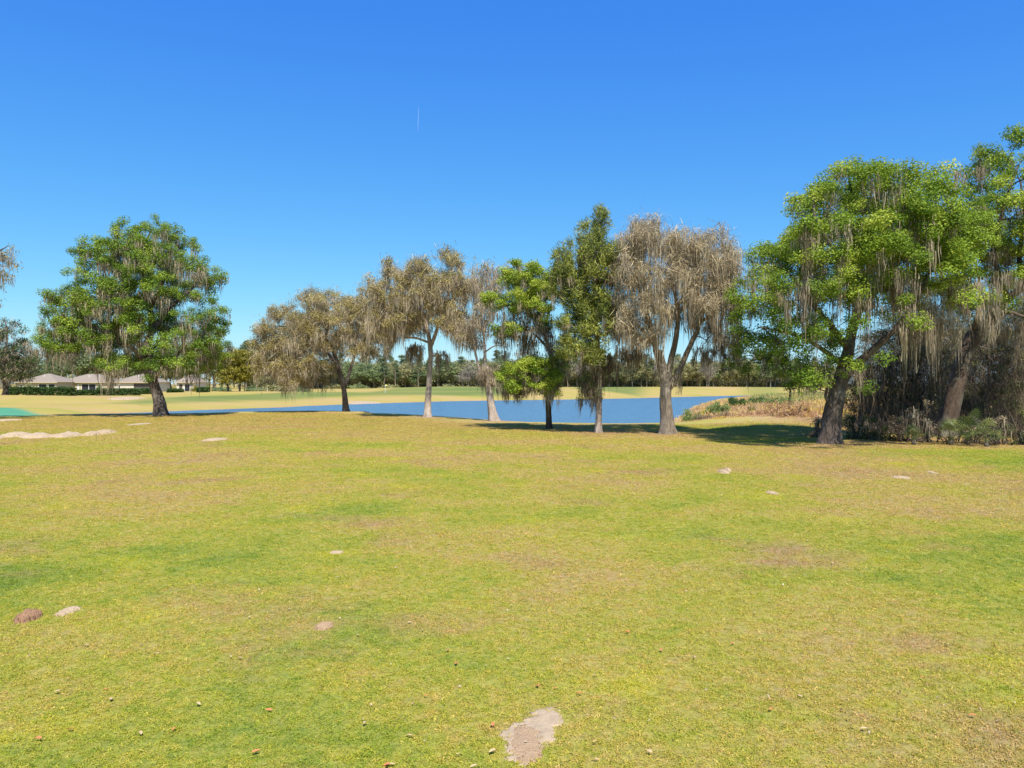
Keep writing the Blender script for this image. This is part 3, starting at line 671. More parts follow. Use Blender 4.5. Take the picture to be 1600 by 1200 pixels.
def brown_spreading():
    t = Tree('mossy_oak', 540, 643, D=78, seed=4); t.ws = 0.62; t.dm = 1.65
    t.limb([(541,643),(539,620),(536,600),(529,575),(522,552)], 1.0, .55, True, flare=.7, knob=.25)
    t.limb([(536,603),(529,575),(520,545),(500,515),(490,480),(493,455)], .8, .1, sides=12)
    t.limb([(539,603),(547,580),(554,555),(557,525),(560,490)], .7, .1, sides=12)
    t.limb([(528,570,0),(500,540,-1),(460,515,-2),(430,510,-2)], .5, .08)
    t.limb([(554,550,0),(575,525,-1),(600,500,-1)], .4, .08)
    t.limb([(522,550,0),(490,540,2),(450,550,3),(425,560,3)], .4, .08)
    t.limb([(525,560,0),(500,565,-2),(485,572,-3),(478,580,-3)], .25, .06)
    B = [(495,458,24,12),(528,466,30,13),(565,472,24,12),(455,488,28,15),(500,492,45,22),(560,498,42,26),(598,510,24,20),(425,513,22,15),(428,540,26,20),(470,525,42,25),(520,530,30,18),(414,568,12,26),(448,568,24,20),(485,562,32,18),(487,588,20,14),(575,538,32,16),(455,590,15,10)]
    Cn = t.clumps(B, 3.3, 5.5, .5); t.grow(Cn)
    t.leaves(pick(Cn, .82), .6, 190, .12, .5, .55, .22, tvar=.4)
    t.fuzz(Cn, .75, 34, .45, .04, .35, .6)
    t.moss(pick(Cn, .65), .7, 2.4, 24, .3, .07, tone=.68, drop=.0)
    t.finish('low wide gold-brown oak with a slender forked trunk behind the pond bank', leafm='gold', barkm='bark', group=None)
def brown_tall():
    t = Tree('mossy_oak', 668, 652, seed=5); t.ws = 0.68; t.dm = 1.6
    t.limb([(668,652),(669,620),(671,585),(673,552),(670,525),(664,500)], .82, .4, True, flare=1.0, knob=.18)
    t.limb([(673,555),(670,525),(662,495),(648,460),(640,420)], .6, .08, sides=12)
    t.limb([(672,545),(685,510),(700,470),(707,430),(703,392)], .5, .07, sides=12)
    t.limb([(671,536),(655,529),(640,527),(630,527)], .3, .22)
    t.limb([(660,490,0),(630,470,-1),(605,440,-1.5),(600,410,-1)], .35, .07)
    t.limb([(690,500,0),(720,480,1),(740,445,1)], .3, .07)
    t.limb([(668,520,0),(640,505,2),(605,500,3)], .3, .07)
    B = [(702,393,16,9),(712,402,14,8),(655,408,18,10),(603,412,16,11),(640,423,42,17),(690,430,30,18),(728,440,30,18),(588,438,22,9),(612,468,40,28),(655,460,38,28),(700,468,28,20),(600,508,28,18),(648,498,26,16),(716,500,32,16),(625,490,25,20),(730,515,22,12),(575,450,12,8)]
    Cn = t.clumps(B, 4.1, 4.2, .45); t.grow(Cn)
    t.leaves(pick(Cn, .82), .52, 170, .11, .5, .57, .22, tvar=.4)
    t.fuzz(Cn, .7, 34, .4, .035, .35, .6)
    t.moss(pick(Cn, .65), .7, 2.4, 24, .25, .06, tone=.68, drop=.0)
    D_ = np.array([t.W2(632+rng.random()*30, 530+rng.random()*10, rng.uniform(-.8, .8)) for i in range(16)]+[t.W2(680+rng.random()*22, 540+rng.random()*8, rng.uniform(-.8, .8)) for i in range(8)])
    t.moss(D_, .9, 2.4, 26, .14, .05, tone=.3)
    t.finish('tall brown mossy tree with a straight pale trunk and a broken stub limb', leafm='gold', barkm='bark_pale')
def grey_stub():
    t = Tree('mossy_oak', 772, 656, seed=6); t.ws = 0.68; t.dm = 1.5
    t.limb([(773,656),(768,635),(764,612),(760,592),(757,568)], 1.0, .45, True, flare=1.5, knob=.22)
    t.limb([(761,596),(757,570),(757,545),(754,510),(748,470),(752,430)], .5, .07, sides=12)
    t.limb([(759,600),(748,575),(742,545),(738,515),(722,495)], .42, .07, sides=12)
    t.limb([(757,550,0),(775,540,-1),(790,541,-1)], .2, .08)
    t.limb([(752,490,0),(768,450,0),(780,415,.5)], .2, .05)
    B = [(750,410,18,10,.7),(782,410,24,9,.5),(745,430,20,14),(768,440,26,16,.7),(720,505,26,12),(745,500,26,16),(735,525,24,10),(755,470,22,20),(778,425,22,12,.5)]
    Cn = t.clumps(B, 4.6, 2.8, .4); t.grow(Cn)
    t.leaves(pick(Cn, .5), .4, 20, .13, .5, .5, .2, tvar=.4)
    t.fuzz(Cn, .6, 20, .4, .04, .2, .55)
    t.moss(pick(Cn, .9), .6, 2.0, 20, .22, .06, tone=.5)
    D_ = np.array([t.W2(744+rng.random()*40, 565+rng.random()*25, rng.uniform(-1, 1)) for i in range(50)])
    t.moss(D_, .7, 1.6, 24, .16, .06, tone=.5)
    t.finish('thin grey tree with flared pale foot, its trunk wrapped in a skirt of moss', leafm='gold', barkm='bark_pale')
def green_small():
    t = Tree('live_oak', 858, 671, seed=7); t.ws = 0.75; t.dm = 2.3
    t.limb([(858,671),(857,645),(856,620),(857,600),(862,570),(859,545)], .5, .3, True, flare=.5, knob=.15)
    t.limb([(857,602),(862,570),(858,540),(846,500),(835,460),(825,415)], .4, .05)
    t.limb([(858,585,0),(840,575,-1),(815,580,-1.5)], .2, .05)
    t.limb([(858,545,0),(825,515,-.6),(790,500,-1)], .22, .05)
    t.limb([(850,515,0),(860,480,1),(870,450,1.5)], .22, .05)
    t.limb([(861,570,0),(880,555,.5),(895,550,1)], .16, .05)
    B = [(823,406,26,9),(800,428,24,15),(830,432,36,20),(772,462,22,12),(808,466,32,18),(840,474,26,14),(786,511,25,11),(850,500,20,12,.6),(818,572,32,14),(846,588,32,18),(800,602,24,12),(858,604,22,14),(835,560,30,10),(785,585,14,14),(875,565,22,18,.7),(845,450,20,16),(868,430,18,18,.7)]
    Cn = t.clumps(B, 6.6, 2.6, .4); t.grow(Cn)
    t.leaves(Cn, .38, 190, .09, .6, .66, .2, up=.9, flat=.6)
    t.moss(pick(Cn, .45), .5, 1.5, 18, .14, .045)
    cur = np.array([t.W2(775+rng.random()*110, 480+rng.random()*65, rng.uniform(-1.8, 1)) for i in range(75)])
    t.moss(cur, .7, 2.0, 26, .16, .05, tone=.42)
    t.moss(np.array([t.W2(770+rng.random()*60, 595+rng.random()*12, rng.uniform(-1.5, 0)) for i in range(16)]), .5, 1.2, 20, .12, .045, tone=.25)
    t.finish('lime-green small oak with a thin dark trunk, drooping over the water', leafm='oak_spring', barkm='bark_dark')
def cedar():
    t = Tree('cedar_tree', 935, 677, seed=8); t.ws = 0.68; t.dm = 1.7
    t.limb([(935,677),(936,640),(936,600),(935,560),(932,510)], .54, .36, True, flare=.95, knob=.16)
    t.limb([(935,564),(932,500),(928,440),(932,380),(938,322)], .44, .04)
    for a, b, dy in [((934,520),(880,500),-1),((932,480),(875,440),-.8),((930,440),(872,395),.3),((930,410),(895,385),-.8),((933,380),(905,348),-.3),((933,500),(975,470),.8),((931,430),(965,390),0),((935,540),(895,545),-1),((935,550),(975,560),-.3),((934,480),(960,520),-1.5)]:
        t.limb([(*a,0),((a[0]+b[0])/2,(a[1]+b[1])/2+4,dy*.5),(*b,dy)], .14, .03, sides=6)
    B = [(939,323,10,9),(944,338,10,14),(932,345,8,16),(912,348,14,6),(920,362,20,10),(936,375,22,16),(880,383,13,9),(898,392,24,12),(925,398,30,18),(878,415,20,18),(912,425,35,22),(955,385,12,18),(948,430,20,24),(878,450,22,18),(912,465,36,22),(945,470,22,24),(895,500,30,18),(932,505,28,20),(882,535,18,18),(912,545,24,18),(958,505,14,14),(866,395,9,7),(930,545,20,14)]
    Cn = t.clumps(B, 8.5, 2.3, .35); t.grow(Cn, up=.2)
    t.leaves(Cn, .40, 95, .26, .13, .55, .25, tvar=.4, spike=.85, flat=1.1, hollow=.6, up=.1)
    t.moss(pick(Cn, .18), .5, 1.4, 18, .12, .04)
    low = np.array([t.W2(902+rng.random()*34, 560+rng.random()*62, rng.uniform(-1, 1)) for i in range(60)])
    t.leaves(low, .3, 40, .15, .2, .2, .12, spike=.2, flat=1.2)
    t.moss(low, .6, 1.7, 18, .12, .045, tone=.12)
    t.moss(np.array([t.W2(940+rng.random()*25, 545+rng.random()*20, rng.uniform(-1, 1)) for i in range(22)]), .6, 1.9, 24, .13, .045, tone=.3)
    t.finish('tall dark green pointed conifer with a pale straight trunk', leafm='cedar', barkm='bark_pale')
def grey_big():
    t = Tree('mossy_oak', 1043, 679, seed=9); t.ws = 0.82; t.dm = 1.5
    t.limb([(1043,679),(1041,655),(1040,625),(1040,598),(1035,575),(1028,548)], .92, .5, True, flare=.9, knob=.28)
    t.limb([(1040,604),(1032,575),(1024,540),(1012,500),(1000,455),(990,400),(985,360)], .55, .06, sides=12)
    t.limb([(1042,604),(1046,570),(1054,530),(1058,490),(1052,440),(1060,390),(1058,350)], .5, .06, sides=12)
    t.limb([(1046,606),(1062,580),(1076,545),(1092,510),(1104,470),(1112,420),(1110,365)], .48, .06, sides=12)
    t.limb([(1024,540,0),(1000,510,-1),(975,480,-1.2),(965,450,-1)], .25, .06)
    t.limb([(1092,505,0),(1115,485,-1),(1135,450,-1),(1140,410,0)], .25, .06)
    t.limb([(1012,500,0),(1005,450,1.5),(1015,390,2)], .25, .06)
    t.limb([(1058,480,0),(1078,440,-1.5),(1085,400,-2)], .25, .06)
    t.limb([(1057,495,0),(1080,460,2),(1100,420,3)], .25, .06)
    B = [(1000,342,30,13),(975,362,20,15),(1010,375,46,24),(1058,368,28,16),(1103,356,22,12),(1098,378,32,20),(1134,390,22,22),(1080,400,46,28),(976,415,24,30),(1020,425,42,28),(1130,430,28,34),(1075,448,46,26),(970,465,18,28),(1008,475,36,28),(1108,480,26,24),(1140,475,14,34),(985,512,28,22),(1022,512,16,16),(1128,520,20,20),(1062,478,20,12),(962,385,9,12)]
    Cn = t.clumps(B, 6.6, 3.4, .4); t.grow(Cn)
    t.fuzz(Cn, .55, 45, .38, .03, .35, .65)
    t.leaves(Cn, .42, 70, .07, .45, .6, .15, tvar=.5)
    t.moss(pick(Cn, .6), .6, 2.3, 26, .2, .05, tone=.62, drop=.0)
    t.moss(np.array([t.W2(1030+rng.random()*35, 560+rng.random()*45, rng.uniform(-.5, .3)) for i in range(14)]), .4, 1.2, 14, .1, .04)
    t.moss(np.array([t.W2(958+rng.random()*60, 530+rng.random()*15, rng.uniform(-1, 1)) for i in range(20)]+[t.W2(1085+rng.random()*65, 530+rng.random()*18, rng.uniform(-1, 1)) for i in range(22)]), .5, 1.8, 24, .13, .045, tone=.35)
    t.finish('full grey-tan moss-covered tree with three stems from one thick trunk', leafm='grey_twig', barkm='bark_mid')
def edge_trees():
    t = Tree('mossy_oak', 8, 622, D=130, seed=10); t.ws = 1; t.dm = 1.3
    t.limb([(8,622),(9,605),(6,590)], .9, .7, True, flare=.5)
    t.limb([(6,592),(8,560),(12,520),(8,500)], .6, .1)
    t.limb([(7,590,0),(22,570,0),(32,550,0)], .35, .1); t.limb([(7,590,0),(-15,560,0),(-30,540,0)], .35, .1)
    B = [(4,503,18,9,.6),(24,516,12,8,.6),(15,535,24,14,.7),(-15,530,25,20,.7),(36,555,10,10),(14,560,26,18),(-15,565,25,20),(10,585,22,12),(30,583,12,10)]
    Cn = t.clumps(B, 1.5, 5, .6); t.grow(Cn, tip=.03, sides=4)
    t.leaves(Cn, .9, 60, .3, .5, .3, .2); t.fuzz(Cn, 1.0, 22, .9, .08, .2, .5)
    t.moss(pick(Cn, .7), 1, 2.6, 12, .4, .12, tone=.4)
    t.finish('dark half-bare tree at the left edge beside the long hedge', leafm='hedge', barkm='bark_dark')
    t = Tree('mossy_oak', -95, 660, seed=11); t.ws = 1; t.dm = 1.2
    t.limb([(-95,660),(-93,620),(-90,580)], .9, .8, True, flare=.5)
    t.limb([(-90,584),(-85,520),(-80,450),(-70,400)], .7, .15); t.limb([(-84,500,0),(-50,440,0),(-10,400,0),(12,385,0)], .3, .05)
    t.limb([(-86,520,0),(-120,460,0),(-160,440,0)], .3, .08)
    B = [(8,380,14,7),(-8,384,18,8),(10,400,9,9,.7),(-40,400,30,25),(-80,390,50,35),(-130,430,50,40),(-60,440,30,16)]
    Cn = t.clumps(B, 3.5, 4, .5); t.grow(Cn)
    t.fuzz(Cn, .5, 20, .4, .05, .3, .6); t.leaves(Cn, .45, 30, .14, .5, .5, .2); t.moss(pick(Cn, .8), .6, 1.7, 18, .2, .06, tone=.45)
    t.finish('mossy brown tree outside the left edge, only a high branch tip showing', leafm='gold')
    t = Tree('yellow_oak', 365, 614, D=175, seed=12); t.ws = 1; t.dm = 2.4
    t.limb([(357,614),(356,604),(352,595),(356,580)], .4, .25, False); t.limb([(374,614),(375,600),(376,585),(378,570)], .45, .2, False)
    B = [(376,552,20,9),(368,562,20,10),(392,566,12,10),(360,576,15,10),(384,580,18,11),(352,590,9,8),(395,585,9,9),(370,590,14,8)]
    Cn = t.clumps(B, 1.0, 4.0, .6); t.grow(Cn, tip=.03, sides=4)
    t.leaves(Cn, 1.0, 110, .33, .6, .55, .2)
    t.finish('yellow-green round tree on two thin stems beyond the pond, left of the brown oaks', leafm='yellow', barkm='bark_dark')
    t = Tree('mossy_oak', 432, 612, D=185, seed=13); t.ws = 1; t.dm = 1.5
    t.limb([(432,612),(431,600),(430,590)], .5, .4, True)
    t.limb([(430,592),(428,575),(432,560)], .4, .1)
    B = [(430,560,16,12),(418,575,12,12),(442,572,12,12),(428,582,18,10)]
    Cn = t.clumps(B, 1.0, 3.0, .6); t.grow(Cn, tip=.03, sides=4)
    t.leaves(Cn, 1.0, 50, .35, .6, .35, .2); t.moss(pick(Cn, .6), 1, 2.5, 10, .5, .15, tone=.35)
    t.finish('dull grey-green tree in the distance between the yellow tree and the brown oak', leafm='far_olive', barkm='bark_dark')
for f in (oak_left, oak_right, oak_far_right, brown_spreading, brown_tall, grey_stub, green_small, cedar, grey_big, edge_trees): f()

# ---------------------------------------------------------------- distant wood
def copy_tree(o, loc, rz, sc, label=None):
    c = o.copy(); COL.objects.link(c); c.location = loc; c.rotation_euler = (0, 0, rz); c.scale = sc
    if label: c['label'] = label
    for ch in list(o.children):
        d = ch.copy(); COL.objects.link(d); d.parent = c
    return c
def far_tree(kind, seed):
    global rng
    rng = np.random.default_rng(seed+900)
    tr, lf = MB(), MB()
    if kind == 'pine':
        H = 13.; P_, tt = resample([(0,0,-.3),(.1,0,4),(-.1,.1,8),(.1,0,12.4)], .8); tr.add(*tube_arrays(P_, np.linspace(.2, .06, len(P_)), 6))
        Cn = []
        for i in range(38):
            z = 4.5+8.2*rng.random()**.9; a = rng.random()*6.28; r_ = (2.4*(1-(z-4.5)/9.5))*(.3+.7*rng.random())
            Cn.append((r_*math.cos(a), r_*math.sin(a), z)); tr.add(*tube_arrays([(0,0,z-.5), Cn[-1]], [.05, .02], 3))
        Cn = np.array(Cn); lf.add(*leaf_cloud(Cn, .6+.4*rng.random(len(Cn)), 50, .55, .22, up=.3, flat=.6, tone=np.clip(rng.normal(.5, .2, len(Cn)), 0, 1), spike=.4)); mt = 'far_pine'
    else:
        H = 10.; tr.add(*tube_arrays(resample([(0,0,-.3),(.15,.1,2.5),(0,0,5),(.2,0,8)], .6)[0], np.linspace(.2, .06, len(resample([(0,0,-.3),(.15,.1,2.5),(0,0,5),(.2,0,8)], .6)[0])), 6))
        n = 34; dr = rdir(n); Cn = dr*(rng.random(n)[:, None]**.4)*np.array([3.2, 3.2, 3.6])+np.array([0, 0, 6.3])
        for c in Cn[:20]: tr.add(*tube_arrays([(0, 0, max(2, c[2]*.55)), (c[0]*.5, c[1]*.5, c[2]*.8), tuple(c)], [.08, .05, .02], 3))
        mt = {'olive': 'far_olive', 'grey': 'far_grey', 'green': 'far_green'}[kind]
        tn = np.clip(rng.normal(.5, .2, n), 0, 1)
        if kind == 'grey':
            S = np.repeat(Cn, 45, 0)+rng.normal(size=(n*45, 3))*.5
            lf.add(*ribbons(S, unit(rng.normal(size=(n*45, 3))+np.array([0, 0, .5])), 1.2*(.4+rng.random(n*45)), np.full(n*45, .13), 2, .3, .1, np.repeat(tn, 45), .3))
        else: lf.add(*leaf_cloud(Cn, 1.0+.5*rng.random(n), 55, .5, .6, tone=tn, flat=.75))
    name = {'pine': 'pine_tree', 'olive': 'hardwood_tree', 'grey': 'bare_tree', 'green': 'evergreen_tree'}[kind]
    lab = {'pine': 'thin pine with a tufted top in the wood beyond the golf course', 'olive': 'olive-brown budding tree in the wood beyond the golf course',
           'grey': 'leafless grey tree in the wood beyond the golf course', 'green': 'dark leafy evergreen in the wood beyond the golf course'}[kind]
    e = empty(name, (0, 0, 0)); tag(e, lab, 'tree', {'pine': 'pines of the far wood', 'olive': 'budding trees of the far wood', 'grey': 'bare trees of the far wood', 'green': 'evergreens of the far wood'}[kind])
    tr.build('trunk', M['bark_far'], e); lf.build('crown', M[mt], e)['kind'] = 'stuff'
    return e
protos = {}
for k_, n_ in (('pine', 3), ('olive', 3), ('grey', 2), ('green', 3)): protos[k_] = [far_tree(k_, 10*i+ord(k_[0])) for i in range(n_)]
used = set()
def place_far(kind, x, y, sc, asp=1.0):
    p = random.choice(protos[kind]); z = tz1(x, y)-.1; rz = random.random()*6.28; s3 = (sc*asp, sc*asp, sc)
    if p.name not in used: used.add(p.name); q = p; p.location = (x, y, z); p.rotation_euler = (0, 0, rz); p.scale = s3
    else: q = copy_tree(p, (x, y, z), rz, s3)
    look = {'pine': 'thin tufted pine', 'olive': 'olive-brown budding tree', 'grey': 'leafless grey tree', 'green': 'leafy evergreen tree'}[kind]
    row = 'back row' if y > 295 and x/y < -.3 or y > 270 and -.3 <= x/y < -.03 or y > 346 else 'front row'
    u = 800+x/y*F
    for lim, ph in ((60, 'above the left houses'), (140, 'behind the left lobe of the lone oak'), (252, 'behind the lone oak'), (330, 'right of the lone oak trunk'), (420, 'by the yellow tree'), (540, 'left of the forked brown oak trunk'), (600, 'just right of the forked brown oak trunk'), (668, 'just left of the straight pale trunk'),
                    (770, 'between the two pale trunks'), (858, 'left of the lime-green tree trunk'), (935, 'left of the conifer trunk'), (990, 'just right of the conifer trunk'), (1043, 'left of the three-stemmed tree'), (1110, 'right of the three-stemmed tree'), (1180, 'above the marsh'), (1250, 'behind the low boughs of the right oak'), (9999, 'behind the right oak and thicket')):
        if u < lim: break
    q['label'] = f'far-wood {look}, {row}, {ph}'; q['group'] = f'{look}s, {row}, {ph}'
def far_row(u0, u1, D0, D1, n, kinds, s0, s1, asp=1.1):
    for i in range(n):
        u = u0+(u1-u0)*(i+.5+random.uniform(-.45, .45))/n
        t = (u-u0)/(u1-u0); D = D0+(D1-D0)*t+random.uniform(-5, 5)
        place_far(random.choices(list(kinds), list(kinds.values()))[0], (u-800)/F*D, D, random.uniform(s0, s1), asp*random.uniform(.85, 1.2))
random.seed(11)
# front row left of centre (nearer, densely leafed), front row right, back rows of pines
far_row(455, 760, 262, 285, 34, dict(green=5, olive=3, grey=1, pine=2), .66, .98, 1.25)
far_row(470, 770, 275, 300, 30, dict(green=4, olive=2, pine=3), .85, 1.05, 1.3)
far_row(750, 1240, 335, 345, 48, dict(olive=6, grey=3, green=2), 1.05, 1.4)
far_row(700, 1300, 352, 372, 46, dict(olive=5, pine=3, green=2, grey=1), 1.15, 1.38)
far_row(380, 1320, 385, 410, 64, dict(pine=5, green=3, olive=2), 1.1, 1.42)
far_row(-60, 420, 250, 270, 34, dict(green=5, olive=2, pine=2), .95, 1.35, 1.2)
far_row(-60, 420, 300, 320, 22, dict(green=3, pine=4), 1.2, 1.6, 1.2)
place_far('grey', (1107-800)/F*322, 322, 1.1, .95)
# closing undergrowth under and behind the wood
def wood_floor():
    global rng
    rng = np.random.default_rng(55); mb = MB()
    for u0, u1, D0, D1, n, h in ((385,780,268,300,2200,4.5),(740,1320,342,362,3600,4.5),(-80,440,285,285,500,5),(380,1320,415,425,800,9)):
        u = u0+(u1-u0)*rng.random(n); t = (u-u0)/(u1-u0); D = D0+(D1-D0)*t+rng.normal(size=n)*3
        x = (u-800)/F*D; z = tz(x, D)+h*rng.random(n)**.8
        mb.add(*leaf_cloud(np.stack([x, D, z], 1), np.full(n, 1.5), 26, .62, .6, tone=np.clip(rng.normal(.4, .25, n), 0, 1)))
    o = mb.build('undergrowth', M['far_olive']); tag(o, 'brown-green undergrowth filling the gaps of the far wood', 'undergrowth', kind='stuff')
wood_floor()

# ---------------------------------------------------------------- bushes
def bush(name, u, v, D, ru, rv, mats, label, cat='bush', group=None, n=None, L=.1, dens=9, stems=14, seed=1, leafn=60, rad=.3, droopm=0, spike=0.0, dep=None, tone=.5):
    """a shrub of stems and leaf clumps standing on the ground; ru, rv half width and height in photograph pixels"""
    global rng
    rng = np.random.default_rng(seed+4000)
    x, D = (G(u, v) if D is None else ((u-800)/F*D, D)); z = tz1(x, D)-.05; k = D/F
    Rx, H = ru*k, rv*k; Ry = dep or Rx*.8
    e = empty(name, (x, D, z)); tag(e, label, cat, group)
    st = MB()
    m = n or max(6, int(Rx*Ry*H*dens)); dr = rdir(m); dr[:, 2] = np.abs(dr[:, 2])
    Cn = dr*(rng.random(m)[:, None]**.45)*np.array([Rx, Ry, H*.92]); Cn[:, 2] = np.maximum(Cn[:, 2], .12)
    for i in range(stems):
        c = Cn[rng.integers(m)]; b = np.array([c[0]*.45+rng.normal()*.1, c[1]*.45+rng.normal()*.1, -.05])
        mid = (b+c)/2+np.array([0, 0, .15*H])+rng.normal(size=3)*.08*H
        t = np.linspace(0, 1, 6)[:, None]; P_ = b*(1-t)**2+2*mid*t*(1-t)+c*t*t
        st.add(*tube_arrays(P_, np.linspace(.03+.006*H, .01, 6), 4))
    st.build('stems', M['bark_dark'], e, True)
    lf = MB(); tn = np.clip(rng.normal(tone, .2, m), 0, 1)
    lf.add(*leaf_cloud(Cn, rad*(.7+.6*rng.random(m)), leafn, L, .5, tone=tn, spike=spike, flat=.8))
    lf.build('foliage', M[mats], e)['kind'] = 'stuff'
    if droopm:
        b = MB(); cc = Cn[rng.random(m) < droopm]
        if len(cc):
            b.add(*moss_bunch(cc, np.minimum(.6+1.4*rng.random(len(cc)), np.maximum(cc[:, 2]-.05, .1)), 18, .16, .045)); b.build('hanging_moss', M['moss'], e)['kind'] = 'stuff'
    return e
# thicket on the right: bare viny trees, brush, moss
def vine_tree(u, v, D, top, seed, label, cw=46, leaf=.5):
    t = Tree('thicket_tree', u, v, D=D, seed=seed)
    du = [random.uniform(-14, 14) for _ in range(4)]
    t.limb([(u,v),(u+du[0]*.3,v-30),(u+du[0]*.6,v-60)], .26, .2, False, sides=8)
    t.limb([(u+du[0]*.6,v-58),(u+du[1],(v+top)/2),(u+du[2],top+20)], .2, .05, sides=7)
    for i in range(5):
        vv = v-50-(v-top-60)*rng.random(); a = rng.choice([-1, 1])*rng.uniform(20, cw)
        t.limb([(u+du[0]*.6,vv,0),(u+a*.6,vv-22,rng.uniform(-1,1)),(u+a,vv-20+rng.uniform(-10,30),rng.uniform(-1.5,1.5))], .09, .03, sides=5)
    h = v-top
    B = [(u+rng.uniform(-cw*.5, cw*.5), top+10+h*f, cw*.6, h*.13) for f in (0, .17, .33, .5, .67, .84)]
    Cn = t.clumps(B, 5.0, 2.2, .4); Cn[:, 2] = np.maximum(Cn[:, 2], .2); t.grow(Cn, sides=4)
    t.fuzz(Cn, .8, 30, .4, .025, .6, .3)
    t.leaves(pick(Cn, leaf), .42, 70, .12, .5, .45, .25)
    t.moss(pick(Cn, .15), .6, 1.8, 20, .18, .04, tone=.35)
    return t.finish(label, leafm='brush_green', barkm='bark_dark', twigm='brush', group='thicket trees')
random.seed(5)
vt = [(1345,672,52,560,'leafless viny thicket tree just behind the forked oak trunk'),(1378,676,50,520,'tangled grey thicket tree right of the forked oak trunk'),
      (1408,680,49,500,'moss-hung thicket tree under the middle of the bright oak'),(1440,684,47,510,'dark viny tree left of the leaning oak trunk'),
      (1462,670,54,480,'taller twiggy tree behind the leaning oak trunk'),(1530,678,51,505,'olive-leaved thicket tree right of the leaning trunk'),
      (1558,684,48,520,'twiggy thicket tree behind the fan palms'),(1590,682,50,500,'green-grey thicket tree at the right edge'),
      (1630,684,49,490,'thicket tree just beyond the right edge'),(1500,668,57,500,'slender tree deep in the thicket behind the palms')]
for i, (u, v, D, top, lab) in enumerate(vt): vine_tree(u, v, D, top, 40+i, lab, leaf=.7 if i < 5 else .85)
for i, (u, v, D, top, lab) in enumerate([(1420,668,62,470,'back tree of the thicket seen through the oak moss'),(1480,668,64,455,'tall back tree above the leaning trunk'),(1545,668,62,470,'tall olive back tree above the palms'),(1610,668,60,455,'tall back tree at the right edge'),(1370,664,66,530,'low back tree right of the forked trunk')]):
    vine_tree(u, v, D, top, 60+i, lab, 60, .8)
TB = [(1338,688,None,26,44,'brush_green','dark leafy bush at the foot of the forked oak'),(1375,690,None,34,52,'brush_green','dense dark bush filling the gap right of the forked oak'),
      (1415,692,None,28,60,'brush','brown brush pile left of the leaning trunk'),(1450,692,None,26,74,'brush','tan moss-draped brush beside the leaning trunk'),
      (1485,694,None,26,34,'brush','dry stems at the foot of the leaning oak'),(1520,694,None,26,40,'brush','brown brush behind the fan palms'),(1560,696,None,30,56,'brush','twiggy brown brush right of the palms'),
      (1600,697,None,30,60,'brush_green','mixed brush at the right edge'),(1645,698,None,32,60,'brush','brush outside the right edge'),
      (1240,672,58,40,30,'reed','tan grassy bush between the tall grass and the forked oak'),(1275,684,None,24,40,'brush','brown twigs just left of the forked oak foot'),(1215,668,64,36,22,'reed','low tan bush behind the golden grass'),
      (1310,676,48,30,40,'brush_green','dark bush behind the forked oak trunk')]
for i, (u, v, D, ru, rv, mt, lab) in enumerate(TB):
    bush('thicket_bush', u, v, D, ru, rv, mt, lab, 'bush', 'thicket bushes', seed=i, L=.1, rad=.28, leafn=70, dens=14, stems=26, droopm=.25 if mt == 'brush' else .08, spike=.5 if mt != 'brush_green' else 0)
def vines():
    global rng
    rng = np.random.default_rng(77); mb = MB(); n = 3800
    u = 1325+rng.random(n)*330; D = 3360/(689+(u-1325)*.035-600)+rng.random(n)**1.3*9+4.2
    x = (u-800)/F*D; L_ = .4+1.6*rng.random(n)**2.5; S = np.stack([x, D, tz(x, D)-.03], 1)
    mb.add(*ribbons(S, unit(rng.normal(size=(n, 3))*.35+np.array([0, 0, 1.])), L_, .025+.03*rng.random(n), 3, .25, .12, .25, .5))
    n = 900; u = 1340+rng.random(n)*300; D = 43.5+rng.random(n)*6; x = (u-800)/F*D; z = tz(x, D)+1.5+3.2*rng.random(n)
    mb.add(*ribbons(np.stack([x, D, z], 1), np.tile([0., 0, -.55], (n, 1)), 1+1.6*rng.random(n), np.full(n, .03), 3, .62, .06, .3, .5))
    tag(mb.build('vines', M['brush']), 'tangle of dead vines and stalks along the front of the thicket', 'vines', kind='stuff')
vines()
def fan_palm(u, v, size, seed, label):
    global rng
    rng = np.random.default_rng(seed+70)
    x, D = G(u, v); z = tz1(x, D)-.03
    e = empty('fan_palm', (x, D, z)); tag(e, label, 'palm', 'fan palms before the thicket')
    stub = MB(); P_ = np.array([(0,0,-.05),(0,0,.12),(.01,0,.28)]); stub.add(*tube_arrays(P_, [.09,.1,.05], 8, .2)); stub.build('trunk', M['bark_dark'], e)
    for i in range(13):
        a = i*2.4+rng.random(); el = rng.uniform(.35, 1.35); Ls = size*rng.uniform(.45, .8)
        d = np.array([math.cos(a)*math.cos(el), math.sin(a)*math.cos(el), math.sin(el)])
        tip = np.array([0, 0, .2])+d*Ls; mb = MB()
        mb.add(*tube_arrays([(0,0,.2), tuple(np.array([0,0,.2])+d*Ls*.5+np.array([0,0,.04])), tuple(tip)], [.012,.01,.008], 4), t=.4)
        side = unit(np.cross(d, [0, 0, 1.])); upv = np.cross(side, d); tone = rng.uniform(.25, .95)
        for b in np.linspace(-1.6, 1.6, 13):
            dd = unit(d*math.cos(b)+side*math.sin(b)); q = unit(np.cross(dd, upv)); l = size*.5*(1-.16*abs(b))
            mid = tip+dd*l*.55; end = tip+dd*l-np.array([0, 0, l*.28]); wd = l*.035
            mb.add([tip, tip, mid-q*wd, mid+q*wd, end, end+q*.002], [(0,2,3,1),(2,4,5,3)], t=tone)
        mb.build('frond', M['palm'], e)
fan_palm(1486, 697, 1.0, 1, 'yellowish fan palm at the foot of the leaning oak trunk')
fan_palm(1512, 696, 1.5, 2, 'tallest fan palm, in the middle of the row before the thicket')
fan_palm(1541, 699, 1.1, 3, 'fan palm with drooping fronds, right of the tallest one')
